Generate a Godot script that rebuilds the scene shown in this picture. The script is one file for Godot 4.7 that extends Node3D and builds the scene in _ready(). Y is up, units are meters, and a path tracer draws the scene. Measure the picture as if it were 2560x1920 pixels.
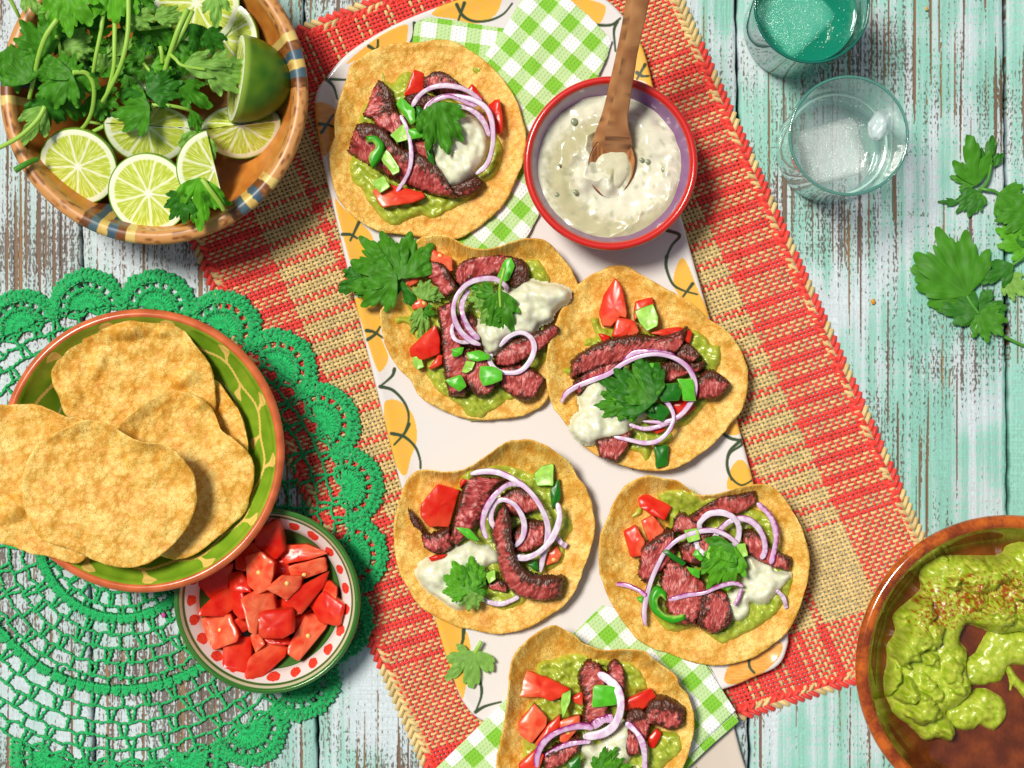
extends Node3D
# Overhead table of steak tostadas. Units are metres; the table top is y = 0.
# Places are read off as distances on the table top (K metres per unit) and set at each thing's own height.
const K := 0.00027344
const EYE := 1.45
var origin := Vector2.ZERO
var step := 1.1573
var taken := {}
var M := {}
var rng := RandomNumberGenerator.new()
var nz := FastNoiseLite.new()
var nc := FastNoiseLite.new()
var nt := FastNoiseLite.new()
var tost: Tostada
var spot := ""
var leaves: Array[ArrayMesh] = []


class Tostada:
	var c: Vector2
	var reach := PackedFloat32Array()
	var y := 0.0
	var curls := []
	func edge(a: float) -> float:
		var f := fposmod(a, TAU) / TAU * reach.size()
		var i := int(f) % reach.size()
		return lerpf(reach[i], reach[(i + 1) % reach.size()], f - floorf(f))
	func lift(a: float) -> float:
		var s := 0.0
		for q in curls:
			var d: float = angle_difference(a, deg_to_rad(q[0])) / deg_to_rad(q[1])
			s += q[2] * exp(-d * d)
		return s
	func h(p: Vector2) -> float:
		var d := p - c
		var a := d.angle()
		var t := minf(1.0, d.length() / edge(a))
		return y + lift(a) * t * t * t * t


func F(x: float, y: float, s: float) -> void:
	origin = Vector2(x, y)
	step = s

func W(x: float, y: float, h := 0.0) -> Vector3:
	var k := K * (EYE - h) / EYE
	return Vector3((origin.x + x * step - 1280.0) * k, h, (origin.y + y * step - 960.0) * k)

func P2(x: float, y: float, h := 0.0) -> Vector2:
	var v := W(x, y, h)
	return Vector2(v.x, v.z)

func pairs(a: Array) -> PackedVector2Array:
	var r := PackedVector2Array()
	for i in range(0, a.size() - 1, 2):
		r.append(Vector2(a[i], a[i + 1]))
	return r

func flat(a: Array, h := 0.0) -> PackedVector2Array:
	var r := PackedVector2Array()
	for p in pairs(a):
		r.append(P2(p.x, p.y, h))
	return r

func spline(p: PackedVector2Array, n: int, closed := false) -> PackedVector2Array:
	var r := PackedVector2Array()
	var m := p.size()
	var last := m if closed else m - 1
	var count := n if closed else n + 1
	for k in count:
		var f := float(k) / n * last
		var i := mini(int(f), last - 1)
		var t := f - i
		if closed:
			r.append(p[i % m].cubic_interpolate(p[(i + 1) % m], p[(i - 1 + m) % m], p[(i + 2) % m], t))
		else:
			r.append(p[i].cubic_interpolate(p[i + 1], p[maxi(i - 1, 0)], p[mini(i + 2, m - 1)], t))
	return r

func area2(p: PackedVector2Array) -> float:
	var s := 0.0
	for i in p.size():
		s += p[i].cross(p[(i + 1) % p.size()])
	return s

func rough(p: PackedVector2Array, amount: float, f: float) -> PackedVector2Array:
	var r := PackedVector2Array()
	for q in p:
		r.append(q + Vector2(nz.get_noise_2d(q.x * f, q.y * f), nz.get_noise_2d(q.x * f + 50, q.y * f)) * amount)
	return r


# ---- meshes, things, tags
func mk(v: PackedVector3Array, ix: PackedInt32Array, col := PackedColorArray(), uv := PackedVector2Array()) -> ArrayMesh:
	var a := []
	a.resize(Mesh.ARRAY_MAX)
	a[Mesh.ARRAY_VERTEX] = v
	a[Mesh.ARRAY_INDEX] = ix
	if col.size(): a[Mesh.ARRAY_COLOR] = col
	if uv.size(): a[Mesh.ARRAY_TEX_UV] = uv
	var st := SurfaceTool.new()
	st.create_from_arrays(a)
	st.generate_normals()
	return st.commit()

func numbered(s: String) -> String:
	taken[s] = taken.get(s, -1) + 1
	return s if taken[s] == 0 else "%s_%03d" % [s, taken[s]]

func tag(o: Node, label: String, category := "", group := "") -> Node:
	if label: o.set_meta("label", label)
	if category: o.set_meta("category", category)
	if group: o.set_meta("group", group)
	return o

func obj(called: String, m: Mesh, mat: Material, parent: Node = null, at := Vector3.ZERO) -> MeshInstance3D:
	var o := MeshInstance3D.new()
	o.mesh = m
	o.material_override = mat
	o.position = at
	if parent == null:
		o.name = numbered(called)
		add_child(o, true)
	else:
		var n := 0
		var nm := called
		while parent.has_node(NodePath(nm)):
			n += 1
			nm = "%s_%03d" % [called, n]
		o.name = nm
		parent.add_child(o, true)
	return o

func thing(called: String, label: String, category: String, at := Vector3.ZERO, group := "") -> Node3D:
	var o := Node3D.new()
	o.name = numbered(called)
	o.position = at
	add_child(o, true)
	tag(o, label, category, group)
	return o

func S3(r: float, g: float, b: float) -> Color:
	return Color(r, g, b).srgb_to_linear()

func mat(c: Color, r := 0.5, more := {}) -> StandardMaterial3D:
	var m := StandardMaterial3D.new()
	m.albedo_color = c
	m.roughness = r
	for k in more:
		m.set(k, more[k])
	return m

func painted(r := 0.5, more := {}) -> StandardMaterial3D:
	var m := mat(Color.WHITE, r, more)
	m.vertex_color_use_as_albedo = true
	return m


# ---- shapes
func polar(inner: Callable, rings: int, segs: int, colour: Variant = null, uvs: Variant = null, from := 0.0) -> ArrayMesh:
	# inner(t, a) -> Vector3; t runs 0..1 from the middle outwards and may turn over the edge
	var v := PackedVector3Array()
	var c := PackedColorArray()
	var u := PackedVector2Array()
	var ix := PackedInt32Array()
	for i in rings + 1:
		for j in segs + 1:
			var t := from + (1.0 - from) * i / rings
			var a := TAU * (j % segs) / segs
			var p: Vector3 = inner.call(t, a)
			v.append(p)
			if colour != null: c.append(colour.call(t, a, p))
			if uvs != null: u.append(uvs.call(t, TAU * j / segs, p))
			if i < rings and j < segs:
				var k := i * (segs + 1) + j
				ix.append_array([k, k + segs + 1, k + segs + 2, k, k + segs + 2, k + 1])
	return mk(v, ix, c, u)

func lathe(profile: Array, segs := 96, wob := 0.0, colour: Variant = null) -> ArrayMesh:
	# profile from the middle of the inside floor up, over the rim and down the outside
	var pts := pairs(profile)
	var total := 0.0
	var along := PackedFloat32Array([0.0])
	for i in range(1, pts.size()):
		total += pts[i].distance_to(pts[i - 1])
		along.append(total)
	var v := PackedVector3Array()
	var u := PackedVector2Array()
	var c := PackedColorArray()
	var ix := PackedInt32Array()
	for i in pts.size():
		for j in segs + 1:
			var a := TAU * j / segs
			var r := pts[i].x * (1.0 + wob * sin(a * 2.0 + 0.7) + wob * 0.5 * sin(a * 5.0))
			v.append(Vector3(cos(a) * r, pts[i].y, sin(a) * r))
			u.append(Vector2(float(j) / segs, along[i] / total))
			if colour != null: c.append(colour.call(i, a))
			if i < pts.size() - 1 and j < segs:
				var k := i * (segs + 1) + j
				ix.append_array([k, k + segs + 1, k + segs + 2, k, k + segs + 2, k + 1])
	return mk(v, ix, c, u)

func round_profile(p: Array, n := 5) -> Array:
	# smooths a profile through its points
	var r := []
	for q in spline(pairs(p), (p.size() / 2 - 1) * n):
		r.append(maxf(q.x, 0.0))
		r.append(q.y)
	return r

func tube_into(v: PackedVector3Array, c: PackedColorArray, ix: PackedInt32Array, pts: PackedVector3Array, rw: PackedFloat32Array, rh: PackedFloat32Array, sides: int, shade: Callable, twist := 0.0) -> void:
	var n := pts.size()
	var first := v.size()
	for i in n:
		var t := (pts[mini(i + 1, n - 1)] - pts[maxi(i - 1, 0)]).normalized()
		var s := t.cross(Vector3.UP)
		s = s.normalized() if s.length() > 0.05 else Vector3.BACK
		var up := s.cross(t).normalized()
		for j in sides:
			var a := TAU * j / sides + (twist * i if twist != 7.0 else 0.0)
			v.append(pts[i] + s * (cos(a) if twist != 7.0 else signf(cos(a)) * pow(absf(cos(a)), 0.5)) * rw[i] + up * (sin(a) if twist != 7.0 else signf(sin(a)) * pow(absf(sin(a)), 0.6)) * rh[i])
			c.append(shade.call(float(i) / (n - 1), a))
			if i < n - 1:
				var k := first + i * sides
				var j2 := (j + 1) % sides
				ix.append_array([k + j, k + j2, k + sides + j2, k + j, k + sides + j2, k + sides + j])

func tube(pts: PackedVector3Array, rw: PackedFloat32Array, rh: PackedFloat32Array, sides: int, shade: Callable, twist := 0.0) -> ArrayMesh:
	var v := PackedVector3Array()
	var c := PackedColorArray()
	var ix := PackedInt32Array()
	# closed ends
	pts.insert(0, pts[0]); rw.insert(0, 0.0001); rh.insert(0, 0.0001)
	pts.append(pts[-1]); rw.append(0.0001); rh.append(0.0001)
	pts[0] -= (pts[2] - pts[1]) * 0.3
	pts[-1] += (pts[-2] - pts[-3]) * 0.3
	tube_into(v, c, ix, pts, rw, rh, sides, shade, twist)
	return mk(v, ix, c)

func near(p: Vector2, poly: PackedVector2Array) -> float:
	var best := 1e9
	var n := poly.size()
	var a := poly[n - 1]
	for b in poly:
		var ab := b - a
		var t := clampf((p - a).dot(ab) / maxf(ab.length_squared(), 1e-12), 0.0, 1.0)
		best = minf(best, (p - a - ab * t).length_squared())
		a = b
	best = sqrt(best)
	return best if Geometry2D.is_point_in_polygon(p, poly) else -best

func blob(a: Array, base: Variant, height: float, width: float, cell: float, bumps: Callable, colour: Callable) -> ArrayMesh:
	# a soft heap with that outline: the height rises from the edge inwards, bumps(p, d) adds lumps
	var h0: float = base if base is float else tost.y
	var poly := rough(spline(flat(a, h0 + height * 0.4), a.size() * 2, true), 0.0008, 260.0)
	var lo := poly[0]
	var hi := poly[0]
	for p in poly:
		lo = lo.min(p)
		hi = hi.max(p)
	lo -= Vector2.ONE * cell * 2
	hi += Vector2.ONE * cell * 2
	var nx := int((hi.x - lo.x) / cell) + 1
	var ny := int((hi.y - lo.y) / cell) + 1
	var v := PackedVector3Array()
	var c := PackedColorArray()
	var ds := PackedFloat32Array()
	var ix := PackedInt32Array()
	for j in ny + 1:
		for i in nx + 1:
			var p := lo + Vector2(i, j) * cell
			var d := near(p, poly)
			ds.append(d)
			var y := h0
			if base is Callable: y = base.call(p)
			if d > 0.0:
				var q := 1.0 - minf(d / width, 1.0)
				var lump: float = bumps.call(p, d)
				y += (height + lump) * sqrt(1.0 - q * q)
			else:
				y += maxf(d * 1.5, -0.003)
			v.append(Vector3(p.x, y, p.y))
			c.append(colour.call(p, d, y))
	for j in ny:
		for i in nx:
			var k := j * (nx + 1) + i
			if maxf(maxf(ds[k], ds[k + 1]), maxf(ds[k + nx + 1], ds[k + nx + 2])) > -cell * 1.2:
				ix.append_array([k, k + 1, k + nx + 2, k, k + nx + 2, k + nx + 1])
	return mk(v, ix, c)

func loft(ea: Array, eb: Array, y: float, ha: float, hb: float, nu: int, nv: int, jag: float, hump: float, colour: Callable) -> ArrayMesh:
	# a strip with those two long edges, its top at ha and hb above y, with rounded shoulders
	var pa := spline(flat(ea, y + ha), nu)
	var pb := spline(flat(eb, y + hb), nu)
	var ring := pa.duplicate()
	for i in range(nu, -1, -1):
		ring.append(pb[i])
	var flip := area2(ring) > 0.0
	var v := PackedVector3Array()
	var c := PackedColorArray()
	var ix := PackedInt32Array()
	for i in nu + 1:
		for j in nv + 1:
			var u := float(i) / nu
			var w := float(j) / nv
			var p := pa[i].lerp(pb[i], w)
			var sv := 1.0 - pow(absf(2.0 * w - 1.0), 10.0)
			var su := 1.0 - pow(absf(2.0 * u - 1.0), 14.0)
			var s := sqrt(maxf(sv, 0.0)) * sqrt(maxf(su, 0.0))
			var k := nz.get_noise_2d(p.x * 700.0, p.y * 700.0)
			var e := 1.0 - sv * su
			p += Vector2(k, nz.get_noise_2d(p.x * 700.0 + 90.0, p.y * 700.0)) * jag * (0.25 + e)
			var h := lerpf(ha, hb, w) + hump * sin(PI * u) * 0.5 + hump * sin(PI * w)
			var q: Array = colour.call(u, w, p)
			v.append(Vector3(p.x, y + h * s + q[1] * s, p.y))
			c.append(q[0])
			if i < nu and j < nv:
				var g := i * (nv + 1) + j
				if flip:
					ix.append_array([g, g + nv + 2, g + 1, g, g + nv + 1, g + nv + 2])
				else:
					ix.append_array([g, g + 1, g + nv + 2, g, g + nv + 2, g + nv + 1])
	return mk(v, ix, c)

func chunk(a: Array, y: float, h: float, tilt: Vector2, bulge: float, colour: Callable) -> ArrayMesh:
	# a cut piece with that outline, nearly upright sides and eased edges
	var p := flat(a, y + h)
	if area2(p) < 0.0: p.reverse()
	var q := PackedVector2Array()
	var n := p.size()
	for i in n:
		for s in 6:
			q.append(p[i].lerp(p[(i + 1) % n], s / 6.0))
	var m := PackedVector2Array()
	for i in q.size():
		m.append(q[i] * 0.72 + (q[i - 1] + q[(i + 1) % q.size()]) * 0.14)
	var c := Vector2.ZERO
	for r in m: c += r / m.size()
	var levels := [[0.9, 0.0], [0.985, 0.12], [1.0, 0.35], [1.0, 0.7], [0.99, 0.9], [0.965, 0.98], [0.92, 1.0], [0.7, 1.0], [0.5, 1.0], [0.28, 1.0], [0.0, 1.0]]
	levels.reverse()
	var v := PackedVector3Array()
	var cs := PackedColorArray()
	var ix := PackedInt32Array()
	var k := m.size()
	for i in levels.size():
		for j in k:
			var d: Vector2 = (m[j] - c) * levels[i][0]
			var s: float = levels[i][1]
			var o := c + d
			var nn := nz.get_noise_2d(o.x * 120.0 + y * 900.0, o.y * 120.0)
			o += Vector2(nn, -nn) * 0.0004
			var yy: float = y + h * s + (tilt.dot(d) + bulge * (1.0 - levels[i][0] * levels[i][0]) + nn * 0.0004) * s
			v.append(Vector3(o.x, yy, o.y))
			cs.append(colour.call(levels[i][0] if s >= 1.0 else 2.0 - s, atan2(d.y, d.x), o, nn))
			if i < levels.size() - 1:
				var g := i * k + j
				var g2 := i * k + (j + 1) % k
				ix.append_array([g, g + k, g2 + k, g, g2 + k, g2])
	return mk(v, ix, cs)


# ---- textures
func noise_bytes(w: int, h: int, f: float, seed_: int, kind := FastNoiseLite.TYPE_SIMPLEX_SMOOTH, oct := 3, gw := 0, gh := 0) -> PackedByteArray:
	# noise made at gw x gh and stretched to w x h
	var n := FastNoiseLite.new()
	n.seed = seed_
	n.noise_type = kind
	n.frequency = f
	n.fractal_octaves = oct
	var im := n.get_image(gw if gw else w, gh if gh else h)
	im.convert(Image.FORMAT_L8)
	if gw: im.resize(w, h, Image.INTERPOLATE_CUBIC)
	return im.get_data()

func ss(a: float, b: float, x: float) -> float:
	var t := clampf((x - a) / (b - a), 0.0, 1.0)
	return t * t * (3.0 - 2.0 * t)

func tex(w: int, h: int, bytes: PackedByteArray, format := Image.FORMAT_RGB8) -> ImageTexture:
	return ImageTexture.create_from_image(Image.create_from_data(w, h, false, format, bytes))

func table_textures() -> Array:
	var w := 1800
	var h := 1350
	var st1 := noise_bytes(w, h, 0.16, 11, FastNoiseLite.TYPE_SIMPLEX_SMOOTH, 3, w, 26)
	var st2 := noise_bytes(w, h, 0.045, 12, FastNoiseLite.TYPE_SIMPLEX_SMOOTH, 4, w, 12)
	var st3 := noise_bytes(w, h, 0.1, 13, FastNoiseLite.TYPE_SIMPLEX_SMOOTH, 2, w, 20)
	var fine := noise_bytes(w, h, 0.3, 14, FastNoiseLite.TYPE_SIMPLEX_SMOOTH, 2, w, 500)
	var broad := noise_bytes(w, h, 0.06, 15, FastNoiseLite.TYPE_SIMPLEX_SMOOTH, 3, 100, 75)
	var patch := noise_bytes(w, h, 0.07, 17, FastNoiseLite.TYPE_SIMPLEX_SMOOTH, 4, 160, 70)
	var across := noise_bytes(w, h, 0.25, 16, FastNoiseLite.TYPE_SIMPLEX_SMOOTH, 2, 60, h)
	var o := PackedByteArray()
	var b := PackedByteArray()
	o.resize(w * h * 3)
	b.resize(w * h)
	for y in h:
		for x in w:
			var i := y * w + x
			var s1 := st1[i] / 255.0
			var s2 := st2[i] / 255.0
			var s3 := st3[i] / 255.0
			var f := fine[i] / 255.0
			var g := broad[i] / 255.0
			var px := float(x) / w
			# how much mint paint shows through the white brush coat
			var ac := across[i] / 255.0
			var mint := ss(0.36, 0.64, s2 * 0.42 + patch[i] / 255.0 * 0.58 + (px - 0.56) * 0.17 + (f - 0.5) * 0.30 + (ac - 0.5) * 0.22)
			mint = mint * (0.35 + 0.65 * ss(0.1, 0.5, px))
			var r := lerpf(0.80, 0.54, mint)
			var gg := lerpf(0.85, 0.775, mint)
			var bl := lerpf(0.875, 0.715, mint)
			var v := 0.95 + (f - 0.5) * 0.16 + (ac - 0.5) * 0.12
			# rubbed through: dark specks that follow the grain
			var worn := ss(0.60, 0.70, s1 * 0.34 + f * 0.42 + g * 0.40 + (ac - 0.5) * 0.14 - 0.055 + (0.035 if px < 0.42 and y > h * 0.6 else 0.0))
			worn *= 0.85
			# long splits down to bare wood
			var split := ss(0.745, 0.775, s3 + (f - 0.5) * 0.12 + (g - 0.5) * 0.30)
			var d := maxf(worn, split)
			var wr := lerpf(0.32, 0.60, split * s2)
			var wg := lerpf(0.285, 0.43, split * s2)
			var wb := lerpf(0.265, 0.27, split * s2)
			o[i * 3] = int(clampf(lerpf(r * v, wr, d), 0.0, 1.0) * 255.0)
			o[i * 3 + 1] = int(clampf(lerpf(gg * v, wg, d), 0.0, 1.0) * 255.0)
			o[i * 3 + 2] = int(clampf(lerpf(bl * v, wb, d), 0.0, 1.0) * 255.0)
			b[i] = int(clampf(0.62 + (s1 - 0.5) * 0.35 + (f - 0.5) * 0.2 - worn * 0.22 - split * 0.45, 0.0, 1.0) * 255.0)
	return [tex(w, h, o), tex(w, h, b, Image.FORMAT_L8)]

func tortilla_textures() -> Array:
	var n := 512
	var c := FastNoiseLite.new()
	c.seed = 5
	c.noise_type = FastNoiseLite.TYPE_CELLULAR
	c.frequency = 0.055
	c.cellular_return_type = FastNoiseLite.RETURN_DISTANCE
	c.fractal_type = FastNoiseLite.FRACTAL_FBM
	c.fractal_octaves = 2
	var bub := c.get_seamless_image(n, n)
	bub.convert(Image.FORMAT_L8)
	var cell := bub.get_data()
	c.noise_type = FastNoiseLite.TYPE_SIMPLEX_SMOOTH
	c.frequency = 0.012
	c.fractal_octaves = 4
	var im := c.get_seamless_image(n, n)
	im.convert(Image.FORMAT_L8)
	var big := im.get_data()
	c.seed = 9
	c.frequency = 0.2
	im = c.get_seamless_image(n, n)
	im.convert(Image.FORMAT_L8)
	var fine := im.get_data()
	var o := PackedByteArray()
	o.resize(n * n * 3)
	var b := PackedByteArray()
	b.resize(n * n)
	for i in n * n:
		var k := cell[i] / 255.0
		var g := big[i] / 255.0
		var f := fine[i] / 255.0
		var t := ss(0.16, 0.84, g * 0.62 + (1.0 - k) * 0.55 + (f - 0.5) * 0.8 - 0.10)
		var speck := ss(0.74, 0.82, f + (g - 0.5) * 0.16)
		o[i * 3] = int(lerpf(lerpf(0.82, 0.955, t), 0.45, speck) * 255.0)
		o[i * 3 + 1] = int(lerpf(lerpf(0.575, 0.825, t), 0.26, speck) * 255.0)
		o[i * 3 + 2] = int(lerpf(lerpf(0.17, 0.47, t), 0.10, speck) * 255.0)
		b[i] = int(clampf((1.0 - k) * 0.75 + f * 0.25, 0.0, 1.0) * 255.0)
	return [tex(n, n, o), tex(n, n, b, Image.FORMAT_L8)]

func fill_shape(im: Image, p: PackedVector2Array, c: Color, c2: Color) -> void:
	var lo := p[0]
	var hi := p[0]
	for q in p:
		lo = lo.min(q)
		hi = hi.max(q)
	for y in range(maxi(int(lo.y), 0), mini(int(hi.y) + 1, im.get_height())):
		for x in range(maxi(int(lo.x), 0), mini(int(hi.x) + 1, im.get_width())):
			if Geometry2D.is_point_in_polygon(Vector2(x + 0.5, y + 0.5), p):
				var k := clampf(0.5 + nt.get_noise_2d(x * 1.2, y * 9.0) * 0.9, 0.0, 1.0)
				im.set_pixel(x, y, c.lerp(c2, k))

func stroke(im: Image, p: PackedVector2Array, r: float, c: Color) -> void:
	var pts := spline(p, p.size() * 14)
	for k in pts.size():
		var q := pts[k]
		var rr := r * (1.35 - 0.7 * k / pts.size())
		for y in range(int(q.y - rr - 1), int(q.y + rr + 2)):
			for x in range(int(q.x - rr - 1), int(q.x + rr + 2)):
				if x >= 0 and y >= 0 and x < im.get_width() and y < im.get_height():
					var d := Vector2(x + 0.5, y + 0.5).distance_to(q)
					if d < rr + 0.5:
						im.set_pixel(x, y, im.get_pixel(x, y).lerp(c, clampf(rr + 0.5 - d, 0.0, 1.0)))

func platter_texture() -> ImageTexture:
	var im := Image.create(640, 960, false, Image.FORMAT_RGB8)
	im.fill(Color(0.875, 0.855, 0.85))
	var put := func(a: Array) -> PackedVector2Array:
		var r := PackedVector2Array()
		for q in pairs(a):
			r.append((origin + q * step - Vector2(740, -80)) / 2.0)
		return r
	F(0, 0, 1)
	var yellow := Color(0.93, 0.72, 0.22)
	var pale := Color(0.93, 0.70, 0.36)
	var orange := Color(0.90, 0.58, 0.22)
	var shapes := [
		[866, 160, 891, 135, 953, 89, 1014, 62, 1018, 88, 1007, 112, 940, 130, 887, 152],
		[1080, 35, 1138, -6, 1246, -20, 1246, 25, 1215, 52, 1180, 58, 1130, 46],
		[1410, -12, 1505, 10, 1510, 40, 1490, 58, 1446, 24],
		[778, 272, 800, 256, 830, 266, 841, 285, 837, 331, 825, 370, 808, 390, 792, 330],
		[838, 498, 858, 520, 905, 560, 932, 600, 925, 690, 890, 690, 850, 560],
		[886, 748, 930, 745, 957, 774, 950, 833, 970, 891, 957, 924, 944, 924, 924, 872, 905, 810],
		[960, 1012, 976, 999, 1002, 1005, 1028, 1031, 1040, 1065, 1041, 1104, 1027, 1144, 1014, 1188, 990, 1163, 966, 1080],
		[1088, 1543, 1154, 1567, 1176, 1623, 1160, 1738, 1148, 1730, 1122, 1665],
		[1602, 100, 1614, 120, 1638, 219, 1608, 203, 1582, 193, 1590, 150],
		[1705, 645, 1718, 660, 1742, 718, 1772, 790, 1738, 782, 1691, 728, 1684, 700, 1692, 665],
		[1802, 1075, 1846, 1045, 1854, 1075, 1836, 1088],
		[1818, 1219, 1827, 1174, 1845, 1151, 1863, 1157, 1888, 1207, 1841, 1223],
		[1812, 1690, 1825, 1662, 1862, 1637, 1939, 1604, 1956, 1617, 1939, 1652, 1882, 1699, 1829, 1711, 1812, 1703]]
	var k := 0
	for s in shapes:
		var sp := spline(put.call(s), 60, true)
		fill_shape(im, sp, yellow if k != 3 and k != 12 else orange, pale)
		k += 1
	var g := Color(0.24, 0.30, 0.20)
	var lines := [
		[760, 0, .3857, [990, 30, 1030, 100, 1100, 135, 1200, 130, 1290, 90, 1350, 20]], [760, 0, .3857, [1040, 20, 1000, 130]],
		[760, 0, .3857, [715, 150, 710, 230, 680, 290]], [760, 0, .3857, [420, 300, 470, 320, 480, 260]], [760, 0, .3857, [145, 515, 190, 560, 215, 640]],
		[760, 0, .3857, [145, 515, 285, 515]], [760, 0, .3857, [100, 805, 160, 810, 210, 830]], [760, 0, .3857, [115, 860, 190, 740]],
		[760, 0, .3857, [250, 1520, 300, 1520, 345, 1545]], [760, 0, .3857, [355, 1440, 300, 1560]],
		[760, 0, .3857, [1890, 160, 1990, 160, 2050, 120]], [760, 0, .3857, [2030, 140, 2010, 200, 2020, 330]], [760, 0, .3857, [1740, 30, 1690, -20]],
		[820, 540, .3255, [295, 880, 350, 890, 420, 935]], [820, 540, .3255, [305, 950, 360, 910, 400, 850]], [820, 540, .3255, [510, 1175, 490, 1230, 400, 1310]],
		[820, 540, .3255, [400, 1310, 500, 1340, 590, 1440, 620, 1550, 590, 1659]],
		[960, 1060, .33755, [55, 70, 150, 95, 230, 170, 265, 260, 270, 330]], [960, 1060, .33755, [185, 0, 150, 70, 75, 155]], [960, 1060, .33755, [590, 1525, 585, 1600, 565, 1659]],
		[900, 1480, .265, [980, 360, 970, 450, 945, 530]], [900, 1480, .265, [1105, 780, 1145, 900, 1140, 1000, 1090, 1130]], [900, 1480, .265, [1090, 1130, 1180, 1080, 1330, 1040]],
		[1340, 640, .33755, [970, 0, 965, 80, 1010, 200, 1080, 250, 1195, 285]], [1340, 640, .33755, [1160, 205, 1090, 300]],
		[1340, 640, .33755, [1380, 1310, 1440, 1350, 1520, 1370, 1520, 1400, 1440, 1460, 1420, 1540, 1450, 1659]],
		[1800, 1100, .41, [130, 0, 60, 70, 45, 160, 70, 230, 130, 275, 195, 245]], [1800, 1100, .41, [180, 1300, 180, 1380, 210, 1420]],
		[1260, 140, .3134, [1060, 130, 1100, 160, 1155, 160]], [1260, 140, .3134, [1125, 70, 1060, 185]], [1260, 140, .3134, [1300, 1390, 1400, 1430, 1340, 1510, 1300, 1600, 1295, 1659]]]
	for l in lines:
		F(l[0], l[1], l[2])
		stroke(im, put.call(l[3]), 1.5, g)
	return ImageTexture.create_from_image(im)

func gingham(n := 128) -> Array:
	var o := PackedByteArray()
	o.resize(n * n * 3)
	var b := PackedByteArray()
	b.resize(n * n)
	var g := Color(0.47, 0.74, 0.16)
	for y in n:
		for x in n:
			var i := y * n + x
			var a := 1 if x * 2 < n else 0
			var d := 1 if y * 2 < n else 0
			var c := Color(0.92, 0.93, 0.93).lerp(g, 0.95 if a + d == 2 else 0.0)
			if a + d == 1:
				c = Color(0.92, 0.93, 0.93).lerp(g, 0.30 + (0.28 if (x / 3 + y / 3) % 2 == 0 else 0.0))
			var dx := fposmod(x, 16.0) - 8.0
			var dy := fposmod(y + (8 if (x / 16) % 2 else 0), 16.0) - 8.0
			var k := clampf(1.0 - (dx * dx + dy * dy) / 22.0, 0.0, 1.0)
			b[i] = int((0.75 - k * 0.7) * 255.0)
			o[i * 3] = int(c.r * 255)
			o[i * 3 + 1] = int(c.g * 255)
			o[i * 3 + 2] = int(c.b * 255)
	return [tex(n, n, o), tex(n, n, b, Image.FORMAT_L8)]

func lime_texture() -> ImageTexture:
	var n := 256
	var o := PackedByteArray()
	o.resize(n * n * 3)
	for y in n:
		for x in n:
			var p := Vector2(x - n / 2.0, y - n / 2.0) / (n / 2.0)
			var r := p.length()
			var a := p.angle()
			var k := fposmod(a + 0.03 * sin(r * 4.0 + a * 3.0), TAU / 9.0) / (TAU / 9.0)
			var e := minf(k, 1.0 - k) * r * TAU / 9.0
			var f := nt.get_noise_2d(a * 260.0, r * 50.0) * 0.5 + 0.5
			var juice := Color(0.74, 0.80, 0.26).lerp(Color(0.88, 0.91, 0.58), ss(0.42, 0.75, f))
			var c := juice.lerp(Color(0.93, 0.95, 0.80), 1.0 - ss(0.01, 0.045, e))
			c = c.lerp(Color(0.95, 0.96, 0.86), 1.0 - ss(0.07, 0.13, r))
			c = c.lerp(Color(0.93, 0.95, 0.83), ss(0.81, 0.86, r + f * 0.02))
			c = c.lerp(Color(0.40, 0.60, 0.10), ss(0.95, 0.975, r))
			var i := (y * n + x) * 3
			o[i] = int(c.r * 255)
			o[i + 1] = int(c.g * 255)
			o[i + 2] = int(c.b * 255)
	return tex(n, n, o)

func band_texture(w: int, h: int, shade: Callable) -> ImageTexture:
	var o := PackedByteArray()
	o.resize(w * h * 3)
	for y in h:
		for x in w:
			var c: Color = shade.call(float(x) / w, float(y) / h)
			var i := (y * w + x) * 3
			o[i] = int(clampf(c.r, 0, 1) * 255)
			o[i + 1] = int(clampf(c.g, 0, 1) * 255)
			o[i + 2] = int(clampf(c.b, 0, 1) * 255)
	return tex(w, h, o)

func bowl_texture(w: int, h: int, prof: Array, shade: Callable) -> ImageTexture:
	# shade(turn 0..1, radius, inside, place on the bowl seen from above)
	var pts := pairs(prof)
	var total := 0.0
	var rim := 0
	for i in range(1, pts.size()):
		total += pts[i].distance_to(pts[i - 1])
		if pts[i].y > pts[rim].y: rim = i
	var rr := PackedFloat32Array()
	var inside := []
	var k := 1
	var run := 0.0
	for y in h:
		var s := (y + 0.5) / h * total
		while k < pts.size() - 1 and run + pts[k].distance_to(pts[k - 1]) < s:
			run += pts[k].distance_to(pts[k - 1])
			k += 1
		rr.append(lerpf(pts[k - 1].x, pts[k].x, clampf((s - run) / maxf(pts[k].distance_to(pts[k - 1]), 1e-6), 0.0, 1.0)))
		inside.append(k <= rim)
	return band_texture(w, h, func(x: float, y: float) -> Color:
		var j := clampi(int(y * h), 0, h - 1)
		return shade.call(x, rr[j], inside[j], Vector2.from_angle(x * TAU) * rr[j]))

func seamless(f: float, seed_: int, n := 256) -> ImageTexture:
	var c := FastNoiseLite.new()
	c.seed = seed_
	c.frequency = f
	var im := c.get_seamless_image(n, n)
	im.convert(Image.FORMAT_L8)
	return ImageTexture.create_from_image(im)


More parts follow.
